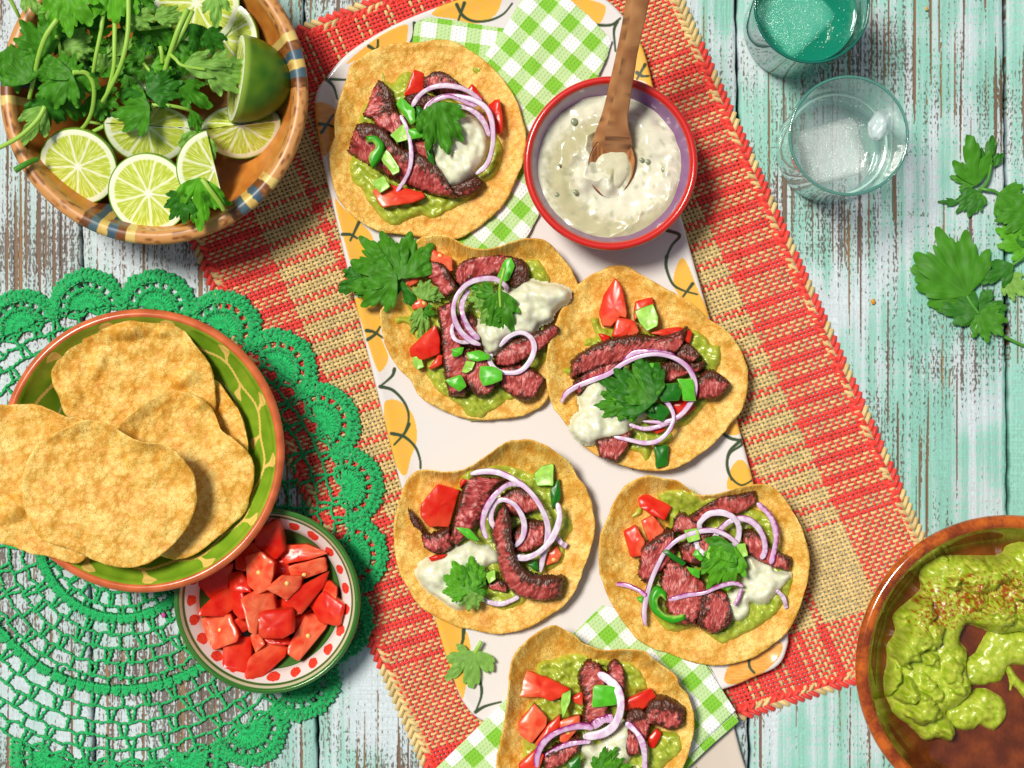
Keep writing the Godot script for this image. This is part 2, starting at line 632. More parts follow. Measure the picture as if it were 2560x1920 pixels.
# ---- the table, the mat, the platter, the napkins, the doily
func table() -> void:
	var t := table_textures()
	var m := mat(Color.WHITE, 0.62, {"albedo_texture": t[0], "heightmap_enabled": true, "heightmap_texture": t[1], "heightmap_scale": 0.09})
	var top := thing("table", "weathered plank table top brushed with white and mint green paint", "table")
	F(0, 0, 1.1573)
	var seams := [[-420, -380], [158, 208], [652, 690], [1130, 1165], [1587, 1622], [2168, 2184], [2640, 2640]]
	for i in seams.size() - 1:
		var q := [P2(seams[i][0] + 3.5, -160), P2(seams[i + 1][0] - 3.5, -160), P2(seams[i + 1][1] - 3.5, 1820), P2(seams[i][1] + 3.5, 1820)]
		var v := PackedVector3Array()
		var u := PackedVector2Array()
		var ix := PackedInt32Array()
		var rows := 90
		var cols := [[0.0, -0.022], [0.0, -0.004], [0.0, -0.0015], [0.006, -0.0003], [0.016, 0.0], [0.984, 0.0], [0.994, -0.0003], [1.0, -0.0015], [1.0, -0.004], [1.0, -0.022]]
		for r in rows + 1:
			for c in cols:
				var a: Vector2 = q[0].lerp(q[3], float(r) / rows)
				var b: Vector2 = q[1].lerp(q[2], float(r) / rows)
				var p := a.lerp(b, c[0])
				if c[0] < 0.01 or c[0] > 0.99:
					p.x += nz.get_noise_2d(p.y * 260.0, i * 40.0 + c[0] * 20.0) * 0.0011
				v.append(Vector3(p.x, c[1], p.y))
				u.append(Vector2(p.x / 0.84 + 0.5, p.y / 0.63 + 0.5))
		var n := cols.size()
		for r in rows:
			for c in n - 1:
				var k := r * n + c
				ix.append_array([k, k + 1, k + n + 1, k, k + n + 1, k + n])
		obj("plank", mk(v, ix, PackedColorArray(), u), m, top)
	var under := BoxMesh.new()
	under.size = Vector3(0.98, 0.02, 0.64)
	obj("batten", under, mat(Color(0.10, 0.075, 0.06), 0.9), top, Vector3(0, -0.0335, 0))

const MAT := [340, 247, 1581, -232, 2405, 1602, 1120, 2008]
func mat_at(u: float, v: float) -> Vector2:
	var k := 0.00027344
	var a := Vector2(MAT[0], MAT[1]).lerp(Vector2(MAT[2], MAT[3]), u)
	var b := Vector2(MAT[6], MAT[7]).lerp(Vector2(MAT[4], MAT[5]), u)
	return (a.lerp(b, v) - Vector2(1280, 960)) * k

func on_mat(p: Vector2) -> bool:
	return Geometry2D.is_point_in_polygon(p, PackedVector2Array([mat_at(-.01, -.01), mat_at(1.01, -.01), mat_at(1.01, 1.01), mat_at(-.01, 1.01)]))

func strand(l: float, w: float, h: float, dip: float) -> ArrayMesh:
	# one raffia strand where it passes over: an arch along x with a rounded back
	var v := PackedVector3Array()
	var ix := PackedInt32Array()
	for i in 7:
		for j in 5:
			var x := i / 3.0 - 1.0
			var z := j / 2.0 - 1.0
			v.append(Vector3(x * l * 0.5, h * (1.0 - x * x * dip) * (1.0 - 0.45 * z * z * z * z) - 0.0004 * absf(z), z * w * 0.5 * (1.0 - 0.12 * x * x)))
			if i < 6 and j < 4:
				var k := i * 5 + j
				ix.append_array([k, k + 5, k + 6, k, k + 6, k + 1])
	return mk(v, ix)

func scatter(called: String, m: Mesh, mt: Material, tf: Array[Transform3D], cs: PackedColorArray, parent: Node) -> void:
	var mm := MultiMesh.new()
	mm.transform_format = MultiMesh.TRANSFORM_3D
	mm.use_colors = true
	mm.mesh = m
	mm.instance_count = tf.size()
	for i in tf.size():
		mm.set_instance_transform(i, tf[i])
		mm.set_instance_color(i, cs[i])
	var o := MultiMeshInstance3D.new()
	o.name = called
	o.multimesh = mm
	o.material_override = mt
	o.set_meta("kind", "stuff")
	parent.add_child(o, true)

func placemat() -> void:
	var root := thing("woven_placemat", "red and straw coloured woven raffia placemat lying askew under the platter", "placemat")
	var nu := 122
	var nv := 190
	var red := S3(0.93, 0.27, 0.23)
	var straw := S3(0.86, 0.76, 0.52)
	var warp := []
	for i in nu:
		var f := minf(i + 0.5, nu - i - 0.5) / nu
		var k := int(minf(i, nu - 1 - i))
		warp.append(f < 0.117 or (f > 0.222 and f < 0.24) or (f > 0.262 and (k % 7 < 4 or k % 7 == 5)))
	var weft := []
	for j in nv:
		var f := minf(j + 0.5, nv - j - 0.5) / nv
		var k := int(minf(j, nv - 1 - j))
		weft.append(f < 0.075 or (f > 0.19 and k % 5 < 2))
	var tf: Array[Transform3D] = []
	var cs := PackedColorArray()
	for j in nv:
		for i in nu:
			var c := mat_at((i + 0.5) / nu, (j + 0.5) / nv)
			if absf(c.x) > 0.37 or absf(c.y) > 0.285: continue
			var over := (i + j) % 2 == 0
			var du := (mat_at((i + 1.5) / nu, (j + 0.5) / nv) - c)
			var dv := (mat_at((i + 0.5) / nu, (j + 1.5) / nv) - c)
			var d := dv if over else du
			var w := du if over else dv
			var wide := w.length() * rng.randf_range(0.60, 0.76)
			var x := Vector3(d.x, 0, d.y) * 1.85
			var b := Basis(x, Vector3.UP * rng.randf_range(0.85, 1.15), x.cross(Vector3.UP).normalized() * wide)
			b = Basis(Vector3.UP, rng.randf_range(-0.05, 0.05)) * b
			tf.append(Transform3D(b, Vector3(c.x, 0.0011, c.y)))
			var base := red if (warp[i] if over else weft[j]) else straw
			cs.append(base * rng.randf_range(0.80, 1.12))
	var m := painted(0.5, {"rim_enabled": true, "rim": 0.25})
	scatter("weave", strand(1.0, 1.0, 0.0021, 1.0), m, tf, cs, root)
	# the plaited edge
	tf = []
	cs = PackedColorArray()
	var corners := [[0, 0, 1, 0], [1, 0, 1, 1], [1, 1, 0, 1], [0, 1, 0, 0]]
	for s in 4:
		var a := mat_at(corners[s][0], corners[s][1])
		var e := mat_at(corners[s][2], corners[s][3])
		var n := int(a.distance_to(e) / 0.0052)
		for i in n:
			var t := (i + 0.5) / n
			var p := a.lerp(e, t)
			if absf(p.x) > 0.38 or absf(p.y) > 0.29: continue
			var d := (e - a).normalized()
			var out := Vector2(d.y, -d.x)
			var f := minf(t, 1.0 - t)
			for side in [-1, 1]:
				var q: Vector2 = p + out * (0.0012 + side * 0.0021)
				var dir := d.rotated(side * 0.75)
				var plain := s % 2 == 1 and f > 0.065 and f < 0.19
				var base := straw if plain or (i / 2 + (1 if side > 0 else 0)) % 3 == 1 else red
				var x := Vector3(dir.x, 0, dir.y) * 0.0092
				tf.append(Transform3D(Basis(x, Vector3.UP * 1.7, x.cross(Vector3.UP).normalized() * 0.0034), Vector3(q.x, 0.0009, q.y)))
				cs.append(base * rng.randf_range(0.8, 1.12))
	scatter("plaited_edge", strand(1.0, 1.0, 0.0016, 0.9), m, tf, cs, root)

func inset(p: PackedVector2Array, d: float) -> PackedVector2Array:
	var r := PackedVector2Array()
	var n := p.size()
	for i in n:
		var t := (p[(i + 1) % n] - p[i - 1]).normalized()
		r.append(p[i] + Vector2(-t.y, t.x) * d)
	return r

func slab(called: String, outline: Array, steps: Array, m: Material, label: String, category: String, uvbox: Rect2) -> void:
	# a dish with that outline; steps are [inset, height] from the middle outwards
	F(0, 0, 1)
	var p := spline(flat(outline, 0.012), 150, true)
	if area2(p) < 0.0: p.reverse()
	var v := PackedVector3Array()
	var u := PackedVector2Array()
	var ix := PackedInt32Array()
	var c := Vector2.ZERO
	for q in p: c += q / p.size()
	for s in steps:
		var r := inset(p, absf(s[0])) if s[0] < 1.0 else PackedVector2Array()
		for i in p.size() + 1:
			var k := i % p.size()
			var q: Vector2 = c + (inset(p, 0.02)[k] - c) * (s[0] - 1.0) if s[0] >= 1.0 else r[k]
			v.append(Vector3(q.x, s[1], q.y))
			u.append((q / (K * (EYE - 0.012) / EYE) + Vector2(1280, 960) - uvbox.position) / uvbox.size)
	var n := p.size() + 1
	for i in steps.size() - 1:
		for j in n - 1:
			var k := i * n + j
			ix.append_array([k, k + n, k + n + 1, k, k + n + 1, k + 1])
	tag(obj(called, mk(v, ix, PackedColorArray(), u), m), label, category)

func dishes() -> void:
	var m := mat(Color.WHITE, 0.13, {"albedo_texture": platter_texture(), "clearcoat_enabled": true, "clearcoat": 0.4, "clearcoat_roughness": 0.08})
	slab("platter", [787, 247, 822, 185, 876, 127, 976, 66, 1080, 22, 1180, -12, 1300, -38, 1430, -36, 1510, -5, 1560, 42, 1590, 90, 1614, 140, 1655, 315, 1705, 547, 1772, 788, 1825, 985, 1884, 1207, 1930, 1400, 1968, 1570, 1966, 1625, 1943, 1666, 1882, 1694, 1816, 1721, 1600, 1790, 1400, 1822, 1280, 1824, 1205, 1802, 1165, 1766, 1136, 1705, 1086, 1544, 1040, 1360, 994, 1185, 923, 900, 875, 700, 838, 540, 800, 370],
		[[1.0, 0.0104], [1.5, 0.0104], [1.9, 0.0105], [0.014, 0.0106], [0.009, 0.0112], [0.0045, 0.0127], [0.0022, 0.0132], [0.0008, 0.0128], [0.0, 0.0115], [0.0012, 0.008], [0.004, 0.0036]],
		m, "long white ceramic platter painted with yellow petals and green curls", "platter", Rect2(740, -80, 1280, 1920))
	slab("ceramic_tray", [1560, 1800, 1680, 1750, 1780, 1755, 1828, 1800, 1856, 1890, 1886, 1990, 1900, 2080, 1760, 2120, 1600, 2060, 1540, 1930],
		[[1.0, 0.0062], [1.6, 0.0062], [0.012, 0.0062], [0.005, 0.0064], [0.0025, 0.0072], [0.001, 0.0073], [0.0, 0.0062], [0.002, 0.001]],
		mat(Color(0.80, 0.75, 0.70), 0.25), "plain pale ceramic tray corner showing below the checked napkin", "tray", Rect2(0, 0, 1, 1))

func sheet(poly: Array, y: float, ang: float, tile: float, wave: float, m: Material, called: String, parent: Node) -> void:
	# a folded paper layer: a fine grid cut to that outline, with a thickness of its own
	var p := flat(poly, y)
	if area2(p) < 0.0: p.reverse()
	var q := PackedVector2Array()
	for i in p.size():
		for s in 10:
			q.append(p[i].lerp(p[(i + 1) % p.size()], s / 10.0))
	var c := Vector2.ZERO
	for r in q: c += r / q.size()
	var v := PackedVector3Array()
	var u := PackedVector2Array()
	var ix := PackedInt32Array()
	var levels := [[0.0, 1.0], [0.2, 1.0], [0.4, 1.0], [0.6, 1.0], [0.8, 1.0], [0.93, 1.0], [0.996, 1.0], [1.0, 0.8], [1.0, 0.1], [0.99, 0.0]]
	var n := q.size()
	for i in levels.size():
		for j in n + 1:
			var o: Vector2 = c + (q[j % n] - c) * levels[i][0]
			var wy := wave * (nz.get_noise_2d(o.x * 45.0, o.y * 45.0 + y * 900.0) + 0.5)
			v.append(Vector3(o.x, y + levels[i][1] * 0.0008 + wy, o.y))
			u.append(o.rotated(-ang) / tile)
			if i < levels.size() - 1 and j < n:
				var k := i * (n + 1) + j
				ix.append_array([k, k + n + 1, k + n + 2, k, k + n + 2, k + 1])
	obj(called, mk(v, ix, PackedColorArray(), u), m, parent)

func napkins() -> void:
	var t := gingham()
	var m := mat(Color.WHITE, 0.85, {"albedo_texture": t[0], "heightmap_enabled": true, "heightmap_texture": t[1], "heightmap_scale": 0.055, "rim_enabled": true, "rim": 0.2})
	var a := thing("paper_napkin", "green and white checked paper napkin folded at the platter's top end", "napkin", Vector3.ZERO, "green checked paper napkins")
	F(760, 0, 0.3857)
	sheet([722, 122, 820, 112, 1010, 140, 1320, 190, 1300, 600, 690, 520, 700, 300], 0.0112, 0.13, 0.0205, 0.0008, m, "folded_layer", a)
	sheet([1440, -60, 1560, -80, 1710, -10, 1850, 110, 1995, 262, 1965, 370, 1905, 500, 1700, 960, 1520, 1400, 1430, 1570, 1200, 1660, 940, 1640, 760, 1400, 1000, 600, 1150, 390, 1295, 195], 0.0126, 0.72, 0.0195, 0.0014, m, "folded_layer", a)
	var b := thing("paper_napkin", "green and white checked paper napkin under the tostada at the bottom edge", "napkin", Vector3.ZERO, "green checked paper napkins")
	F(1080, 1520, 0.3707)
	sheet([-20, 1130, 470, 650, 975, 165, 1300, 200, 1870, 390, 2062, 735, 1900, 890, 1740, 1040, 1500, 1300, 100, 1300], 0.0112, 0.83, 0.0205, 0.0005, m, "folded_layer", b)
	sheet([0, 1110, 480, 638, 968, 160, 1300, 190, 1850, 385, 2068, 765, 1900, 910, 1720, 1080, 1500, 1300, 90, 1300], 0.0124, 0.83, 0.0205, 0.0005, m, "folded_layer", b)
	sheet([20, 1085, 490, 626, 960, 165, 1150, -20, 1500, 60, 1850, 388, 2046, 690, 1880, 850, 1715, 1010, 1500, 1240, 60, 1240], 0.0138, 0.83, 0.0205, 0.0011, m, "folded_layer", b)

func doily() -> void:
	var root := thing("crochet_doily", "round green crochet doily of open net rows and scalloped fans", "doily")
	var m := painted(0.75, {"rim_enabled": true, "rim": 0.6})
	F(0, 0, 1.1573)
	var mid := P2(261, 1158)
	var u := 1.1573 * K
	var yarn := func(_t: float, a: float) -> Color:
		return S3(0.04, 0.72, 0.39) * (0.86 + 0.30 * sin(a * 2.0 + _t * 37.0))
	var tall := func(p: Vector2) -> float:
		return 0.0034 if on_mat(p) else 0.0012
	var wool := {"v": PackedVector3Array(), "c": PackedColorArray(), "ix": PackedInt32Array()}
	var put := func(p: PackedVector2Array, r: float, n: int, lift: float) -> void:
		var s := spline(p, n)
		var pts := PackedVector3Array()
		var rw := PackedFloat32Array()
		for k in s.size():
			var q := s[k] + Vector2(nz.get_noise_2d(s[k].x * 900.0, s[k].y * 900.0), nz.get_noise_2d(s[k].x * 900.0 + 70.0, s[k].y * 900.0)) * 0.0008
			pts.append(Vector3(q.x, tall.call(q) + lift, q.y))
			rw.append(r * 1.25 * (1.0 + (0.28 if k % 2 == 0 else -0.16)) * rng.randf_range(0.85, 1.15))
		tube_into(wool.v, wool.c, wool.ix, pts, rw, rw, 5, yarn, 0.9)
	var at := func(a: float, r: float) -> Vector2:
		return mid + Vector2(sin(a), -cos(a)) * r * u
	var seen := func(p: Vector2) -> bool:
		return p.x > -0.36 and p.x < 0.02 and p.y < 0.275 and p.y > -0.12
	# net rows: chains round the ring, A-shaped posts between them
	var rows := [[60, 12], [90, 16], [122, 20], [154, 26], [186, 26], [216, 28], [247, 30], [278, 32], [309, 34], [340, 36], [372, 40], [404, 42], [436, 44], [466, 46], [494, 63]]
	for i in rows.size():
		var r: float = rows[i][0]
		var n: int = rows[i][1]
		var dense := i == 4 or i == 9
		for k in n:
			var a := TAU * (k + (0.5 if i % 2 else 0.0)) / n
			var d := TAU / n
			if not seen.call(at.call(a, r)): continue
			var j1 := rng.randf_range(-5.0, 5.0)
			var j2 := rng.randf_range(-0.13, 0.13) * d
			put.call(PackedVector2Array([at.call(a - d * 0.5, r + j1), at.call(a - d * 0.2, r - 3.0), at.call(a + d * 0.2, r - 3.0 + j1), at.call(a + d * 0.5, r)]), 0.00085, 12, 0.0)
			if i > 0:
				var r0: float = rows[i - 1][0]
				for s in ([-1.0, 1.0] if (k + i) % 3 else [rng.randf_range(-0.3, 0.3)]):
					put.call(PackedVector2Array([at.call(a + j2 + s * d * 0.02, r), at.call(a + j2 + s * d * 0.09, r * 0.6 + r0 * 0.4), at.call(a + j2 + s * d * (0.15 + 0.05 * s * sin(k * 5.0)), r0 - 1.0)]), 0.00095, 9, 0.0002)
			if dense:
				for s in 3:
					var a2 := a + d * (s - 1.0) / 3.0 + rng.randf_range(-0.01, 0.01)
					for q in 4:
						put.call(PackedVector2Array([at.call(a2, r + 2.0), at.call(a2 + (q - 1.5) * d * 0.085, r - 9.0), at.call(a2 + (q - 1.5) * d * 0.05, r - 19.0)]), 0.0011, 6, 0.0009)
	obj("net", mk(wool.v, wool.ix, wool.c), m, root)
	# scalloped fans
	for k in 21:
		var a := deg_to_rad(9.0 + 360.0 / 21.0 * k)
		if not seen.call(at.call(a, 540.0)): continue
		wool.v = PackedVector3Array()
		wool.c = PackedColorArray()
		wool.ix = PackedInt32Array()
		var foot: Vector2 = at.call(a, 492.0)
		var fan := func(b: float, r: float) -> Vector2:
			return foot + Vector2(sin(a + b), -cos(a + b)) * r * u
		for s in 15:
			var b := (s - 7) * 0.185
			put.call(PackedVector2Array([fan.call(b * 0.8, 6.0), fan.call(b, 26.0), fan.call(b, 44.0 + 3.0 * cos(b * 9.0))]), 0.0015, 8, 0.0004)
		for s in 9:
			var b := (s - 4) * 0.36
			put.call(PackedVector2Array([fan.call(b, 40.0), fan.call(b + 0.03, 54.0), fan.call(b - 0.02, 68.0)]), 0.0013, 7, 0.0003)
		var arc := PackedVector2Array()
		var arc2 := PackedVector2Array()
		for s in 25:
			var b := (s - 12) * 0.128
			arc.append(fan.call(b, 44.0 + 4.0 * (s % 2) + rng.randf_range(-2.0, 2.0)))
			arc2.append(fan.call(b * 1.05, 66.0 + 9.0 * (s % 2) + rng.randf_range(-2.0, 2.0)))
		put.call(arc, 0.0014, 50, 0.001)
		put.call(arc2, 0.0017, 60, 0.0008)
		for s in 23:
			var b := (s - 11) * 0.142
			put.call(PackedVector2Array([fan.call(b - 0.09, 62.0), fan.call(b - 0.07, 80.0), fan.call(b + 0.03, 82.0 + rng.randf_range(0.0, 9.0)), fan.call(b + 0.09, 77.0), fan.call(b + 0.05, 64.0)]), 0.0013, 9, 0.0006)
		for s in [-1.0, 1.0]:
			put.call(PackedVector2Array([fan.call(s * 1.55, 62.0), at.call(a + s * 0.115, 520.0), at.call(a + s * 0.15, 508.0)]), 0.0011, 9, 0.0)
			put.call(PackedVector2Array([foot, at.call(a + s * 0.06, 480.0), at.call(a + s * 0.1, 494.0)]), 0.001, 8, 0.0)
		obj("scallop", mk(wool.v, wool.ix, wool.c), m, root)


# ---- leaves
func make_leaves() -> void:
	for k in 6:
		var r0 := RandomNumberGenerator.new()
		r0.seed = 100 + k
		var lobes := []
		var n: int = [3, 5, 3, 5, 3, 4][k]
		var wide: float = [1.05, 1.25, 0.9, 1.15, 1.3, 1.2][k]
		for i in n:
			var f := (i - (n - 1) * 0.5) / ((n - 1) * 0.5)
			lobes.append([f * wide * 0.82 + r0.randf_range(-.06, .06), (1.0 - 0.24 * f * f) * r0.randf_range(0.92, 1.04), (0.58 if n == 3 else 0.45 if n == 4 else 0.375) * wide / 1.1])
		var segs := 132
		var rings := 16
		var v := PackedVector3Array()
		var c := PackedColorArray()
		var ix := PackedInt32Array()
		for j in segs + 1:
			var a := lerpf(-wide - 0.32, wide + 0.32, float(j) / segs)
			var r := 0.0
			var vein := 9.0
			var own := 0.0
			for l in lobes:
				var d: float = absf(a - l[0]) / l[2]
				r = maxf(r, l[1] * (1.0 - 0.95 * pow(d, 2.5)))
				if absf(a - l[0]) < vein:
					vein = absf(a - l[0])
					own = a - l[0]
			r = maxf(r, 0.10)
			r = maxf(r, 0.33 * (1.0 - pow(absf(a) / (wide + 0.32), 3.0)))
			var tooth := absf(cos(own * (9.0 if n == 3 else 12.0)))
			r *= 0.82 + 0.18 * pow(tooth, 0.6)
			r *= 1.0 + 0.07 * nt.get_noise_2d(a * 60.0, k * 30.0)
			for i in rings + 1:
				var t := float(i) / rings
				var x := cos(a) * r * t
				var z := sin(a) * r * t
				var y := 0.05 * minf(vein, 0.25) * t - 0.14 * t * t * (0.6 + 0.4 * cos(a * 2.0)) + 0.15 * nt.get_noise_2d(x * 48.0 + k * 90.0, z * 55.0) * t
				y += 0.02 * sin(a * 2.3 + k) * t + 0.02 * nt.get_noise_2d(x * 130.0, z * 130.0 + k * 40.0) * t
				v.append(Vector3(x, y, z))
				var rib := 1.0 - ss(0.0, 0.03 + 0.015 / (t + 0.15), vein)
				rib *= 1.0 - t * 0.7
				var sp := nt.get_noise_2d(x * 70.0, z * 70.0 + k * 50.0) * 0.22
				c.append(Color(0.80, 0.88, 0.72).lerp(Color(1.4, 1.2, 1.4), rib * 0.6) * (1.0 + sp))
				if j < segs and i < rings:
					var q := j * (rings + 1) + i
					ix.append_array([q, q + 1, q + rings + 2, q, q + rings + 2, q + rings + 1])
		leaves.append(mk(v, ix, c))

func leaf_mat(i: int) -> Material:
	return [M.leaf, M.leaf_pale, M.leaf_dark, M.leaf_bright][i]

func place_leaf(o: Node3D, a: Vector3, b: Vector3, width: float, roll := 0.0) -> void:
	# from the stalk at a to the tip at b
	var x := b - a
	var z := x.cross(Vector3.UP).normalized() * x.length() * width
	var t := Transform3D(Basis(x, Vector3.UP * x.length() * 0.9, z), a)
	if roll != 0.0: t.basis = Basis(x.normalized(), roll) * t.basis
	o.transform = t

func leaf(parent: Node, from: Array, to: Array, width := 0.9, kind := 0, shape := 0, roll := 0.0) -> MeshInstance3D:
	var a := W(from[0], from[1], from[2])
	var b := W(to[0], to[1], to[2])
	var o := obj("leaf", leaves[shape], leaf_mat(kind), parent)
	if parent is Node3D and parent != self:
		a -= (parent as Node3D).position
		b -= (parent as Node3D).position
	place_leaf(o, a, b, width, roll)
	if from[2] < 0.02: o.scale.y *= 0.35
	return o

func stem(parent: Node3D, a: Array, r := 0.0011, kind := 0) -> void:
	# x, y, height triples
	var p := PackedVector3Array()
	for i in range(0, a.size(), 3):
		p.append(W(a[i], a[i + 1], a[i + 2]) - parent.position)
	var pts := PackedVector3Array()
	var rr := PackedFloat32Array()
	var n := (p.size() - 1) * 6
	for k in n + 1:
		var f := float(k) / n * (p.size() - 1)
		var i := mini(int(f), p.size() - 2)
		pts.append(p[i].cubic_interpolate(p[i + 1], p[maxi(i - 1, 0)], p[mini(i + 2, p.size() - 1)], f - i))
		rr.append(r * lerpf(1.0, 0.75, float(k) / n))
	var c0: Color = [S3(0.62, 0.80, 0.30), S3(0.30, 0.58, 0.16)][kind]
	obj("stem", tube(pts, rr, rr.duplicate(), 8, func(_t, a2): return c0 * (0.92 + 0.1 * sin(a2 * 3.0))), M.stalk, parent)

func sprig(label: String, at: Array, group := "") -> Node3D:
	return thing("cilantro_sprig", label, "cilantro", W(at[0], at[1], at[2]), group)


# ---- bowls and glasses
func bowls() -> void:
	# terracotta bowl of limes: inside bands of blue, straw and brown paint
	var bands := func(x: float, r: float, inside: bool, p: Vector2) -> Color:
		var n := nz.get_noise_2d(p.x * 90.0, p.y * 90.0)
		var base := Color(0.84, 0.55, 0.24).lerp(Color(0.74, 0.43, 0.16), clampf(0.5 + n * 0.6, 0, 1))
		if r > 0.0895:
			base = Color(0.80, 0.57, 0.33).lerp(Color(0.50, 0.29, 0.14), ss(0.1, 0.6, nt.get_noise_2d(x * 900.0, r * 9000.0)))
		for m in [0.965, 0.13, 0.30, 0.515, 0.72]:
			var d: float = (angle_difference(x * TAU, m * TAU) / TAU) * 44.0
			if inside and r > (0.087 if m == 0.13 else 0.068) or not inside and r > 0.095:
				var k := absf(d + n * 0.06)
				if k < 1.35:
					var s := int((d + n * 0.06 + 1.35) / 0.45)
					return [Color(0.37, 0.20, 0.10), Color(0.24, 0.38, 0.46), Color(0.86, 0.74, 0.40), Color(0.21, 0.35, 0.46), Color(0.44, 0.25, 0.12), Color(0.88, 0.79, 0.47)][clampi(s, 0, 5)].lerp(base, 0.12 + 0.5 * ss(0.2, 0.6, n))
		return base
	F(0, 0, 1)
	var c := W(383, 226, 0.070)
	var prof := round_profile([0, 0.010, 0.035, 0.011, 0.058, 0.020, 0.076, 0.038, 0.087, 0.058, 0.0905, 0.067, 0.0935, 0.0705, 0.0985, 0.0695, 0.1002, 0.065, 0.097, 0.056, 0.086, 0.035, 0.066, 0.014, 0.052, 0.004, 0.035, 0.0035, 0, 0.0035])
	tag(obj("lime_bowl", lathe(prof, 128, 0.004), mat(Color.WHITE, 0.38, {"albedo_texture": bowl_texture(768, 160, prof, bands), "heightmap_enabled": true, "heightmap_texture": seamless(0.03, 4), "heightmap_scale": 0.06, "uv1_scale": Vector3.ONE}), null, Vector3(c.x, 0, c.z)),
		"orange terracotta bowl with blue and straw painted bands holding limes and cilantro", "bowl")
	# green glazed bowl of chips: straw vine trailing round the wall, bare terracotta rim
	var vines := func(x: float, r: float, inside: bool, p: Vector2) -> Color:
		var n := nz.get_noise_2d(p.x * 60.0, p.y * 60.0)
		var col := Color(0.56, 0.70, 0.18).lerp(Color(0.44, 0.61, 0.13), clampf(0.5 + n * 0.7, 0, 1))
		if not inside or r > 0.0880: return Color(0.84, 0.44, 0.26).lerp(Color(0.74, 0.36, 0.20), clampf(0.5 + n, 0, 1))
		var line := Color(0.97, 0.82, 0.45)
		if absf(r - 0.0655) < 0.0006: col = Color(0.84, 0.80, 0.58)
		var f := fposmod(x * 13.0, 1.0)
		var v := 0.0775 + 0.0014 * sin(x * TAU * 13.0)
		if absf(r - v) < 0.0008: return line
		for s in [-1.0, 1.0]:
			var l: float = (r - v) * s
			if l > 0.0 and l < 0.0088:
				var off := f - (0.30 if s > 0 else 0.72)
				var wide := 0.035 + 0.075 * ss(0.003, 0.0075, l) - 0.10 * ss(0.0078, 0.0088, l)
				if absf(off + l * 22.0 * s) < wide: return line
		return col
	c = W(355, 1127, 0.060)
	prof = round_profile([0, 0.011, 0.035, 0.0112, 0.048, 0.0125, 0.056, 0.018, 0.070, 0.034, 0.083, 0.052, 0.0865, 0.0585, 0.0892, 0.0612, 0.0922, 0.0600, 0.0930, 0.0565, 0.088, 0.047, 0.073, 0.029, 0.056, 0.010, 0.050, 0.0040, 0.035, 0.0036, 0, 0.0036])
	tag(obj("chip_bowl", lathe(prof, 128, 0.002), mat(Color.WHITE, 0.2, {"albedo_texture": bowl_texture(1600, 260, prof, vines)}), null, Vector3(c.x, 0, c.z)),
		"green glazed bowl with straw vine decoration and terracotta rim, holding corn tostada shells", "bowl")
	# small bowl of tomatoes
	var dots := func(x: float, r: float, inside: bool, p: Vector2) -> Color:
		var n := nz.get_noise_2d(p.x * 160.0, p.y * 160.0)
		var brush := nt.get_noise_2d(x * 120.0, r * 22000.0)
		var green := Color(0.20, 0.40, 0.15).lerp(Color(0.36, 0.53, 0.28), clampf(0.35 + brush * 0.8, 0, 1))
		if not inside or r > 0.0585: return Color(0.18, 0.40, 0.14).lerp(Color(0.30, 0.50, 0.22), clampf(0.4 + brush, 0, 1))
		if r > 0.0568: return Color(0.80, 0.81, 0.68)
		if r > 0.0558: return Color(0.24, 0.42, 0.18)
		if r > 0.0478:
			var f := (fposmod(x * 23.0 + 0.06 * sin(x * 40.0), 1.0) - 0.5) / (0.27 + n * 0.06)
			var g := (r - 0.0518 - n * 0.0006) / 0.0027
			if f * f + g * g < 1.0: return Color(0.88, 0.20, 0.14).lerp(Color(0.92, 0.36, 0.27), clampf(0.4 + nt.get_noise_2d(x * 4000.0, r * 20000.0), 0, 1))
			return Color(0.90, 0.89, 0.87)
		if r > 0.034: return green
		return Color(0.42, 0.56, 0.40).lerp(Color(0.24, 0.42, 0.20), clampf(0.5 + n, 0, 1))
	c = W(667, 1503, 0.040)
	prof = round_profile([0, 0.008, 0.028, 0.0084, 0.040, 0.012, 0.0465, 0.0175, 0.0500, 0.0250, 0.0560, 0.0340, 0.0585, 0.0385, 0.0603, 0.0395, 0.0618, 0.0380, 0.0612, 0.034, 0.055, 0.023, 0.046, 0.010, 0.036, 0.0036, 0.02, 0.0034, 0, 0.0034])
	tag(obj("tomato_bowl", lathe(prof, 110, 0.003), mat(Color.WHITE, 0.14, {"albedo_texture": bowl_texture(1100, 260, prof, dots)}), null, Vector3(c.x, 0, c.z)),
		"small bowl with green rim and red dots on white, filled with diced tomato", "bowl")
	# red bowl with violet inside
	c = W(1527, 407, 0.059)
	var red := S3(0.80, 0.13, 0.10)
	var violet := S3(0.54, 0.32, 0.58)
	var floor_ := S3(0.75, 0.7, 0.7)
	prof = round_profile([0, 0.016, 0.034, 0.0165, 0.041, 0.022, 0.0455, 0.036, 0.0500, 0.050, 0.0522, 0.0568, 0.0540, 0.0590, 0.0562, 0.0586, 0.0572, 0.0560, 0.0560, 0.0535, 0.0558, 0.0500, 0.0553, 0.038, 0.052, 0.024, 0.042, 0.0135, 0, 0.0125], 6)
	tag(obj("sauce_bowl", lathe(prof, 110, 0.0, func(i: int, _a: float): return floor_ if i < 6 else violet if i < 29 else red), painted(0.14, {"clearcoat_enabled": true, "clearcoat": 0.5}), null, Vector3(c.x, 0, c.z)),
		"small red bowl with violet inside holding the cream sauce and wooden spoon", "bowl")
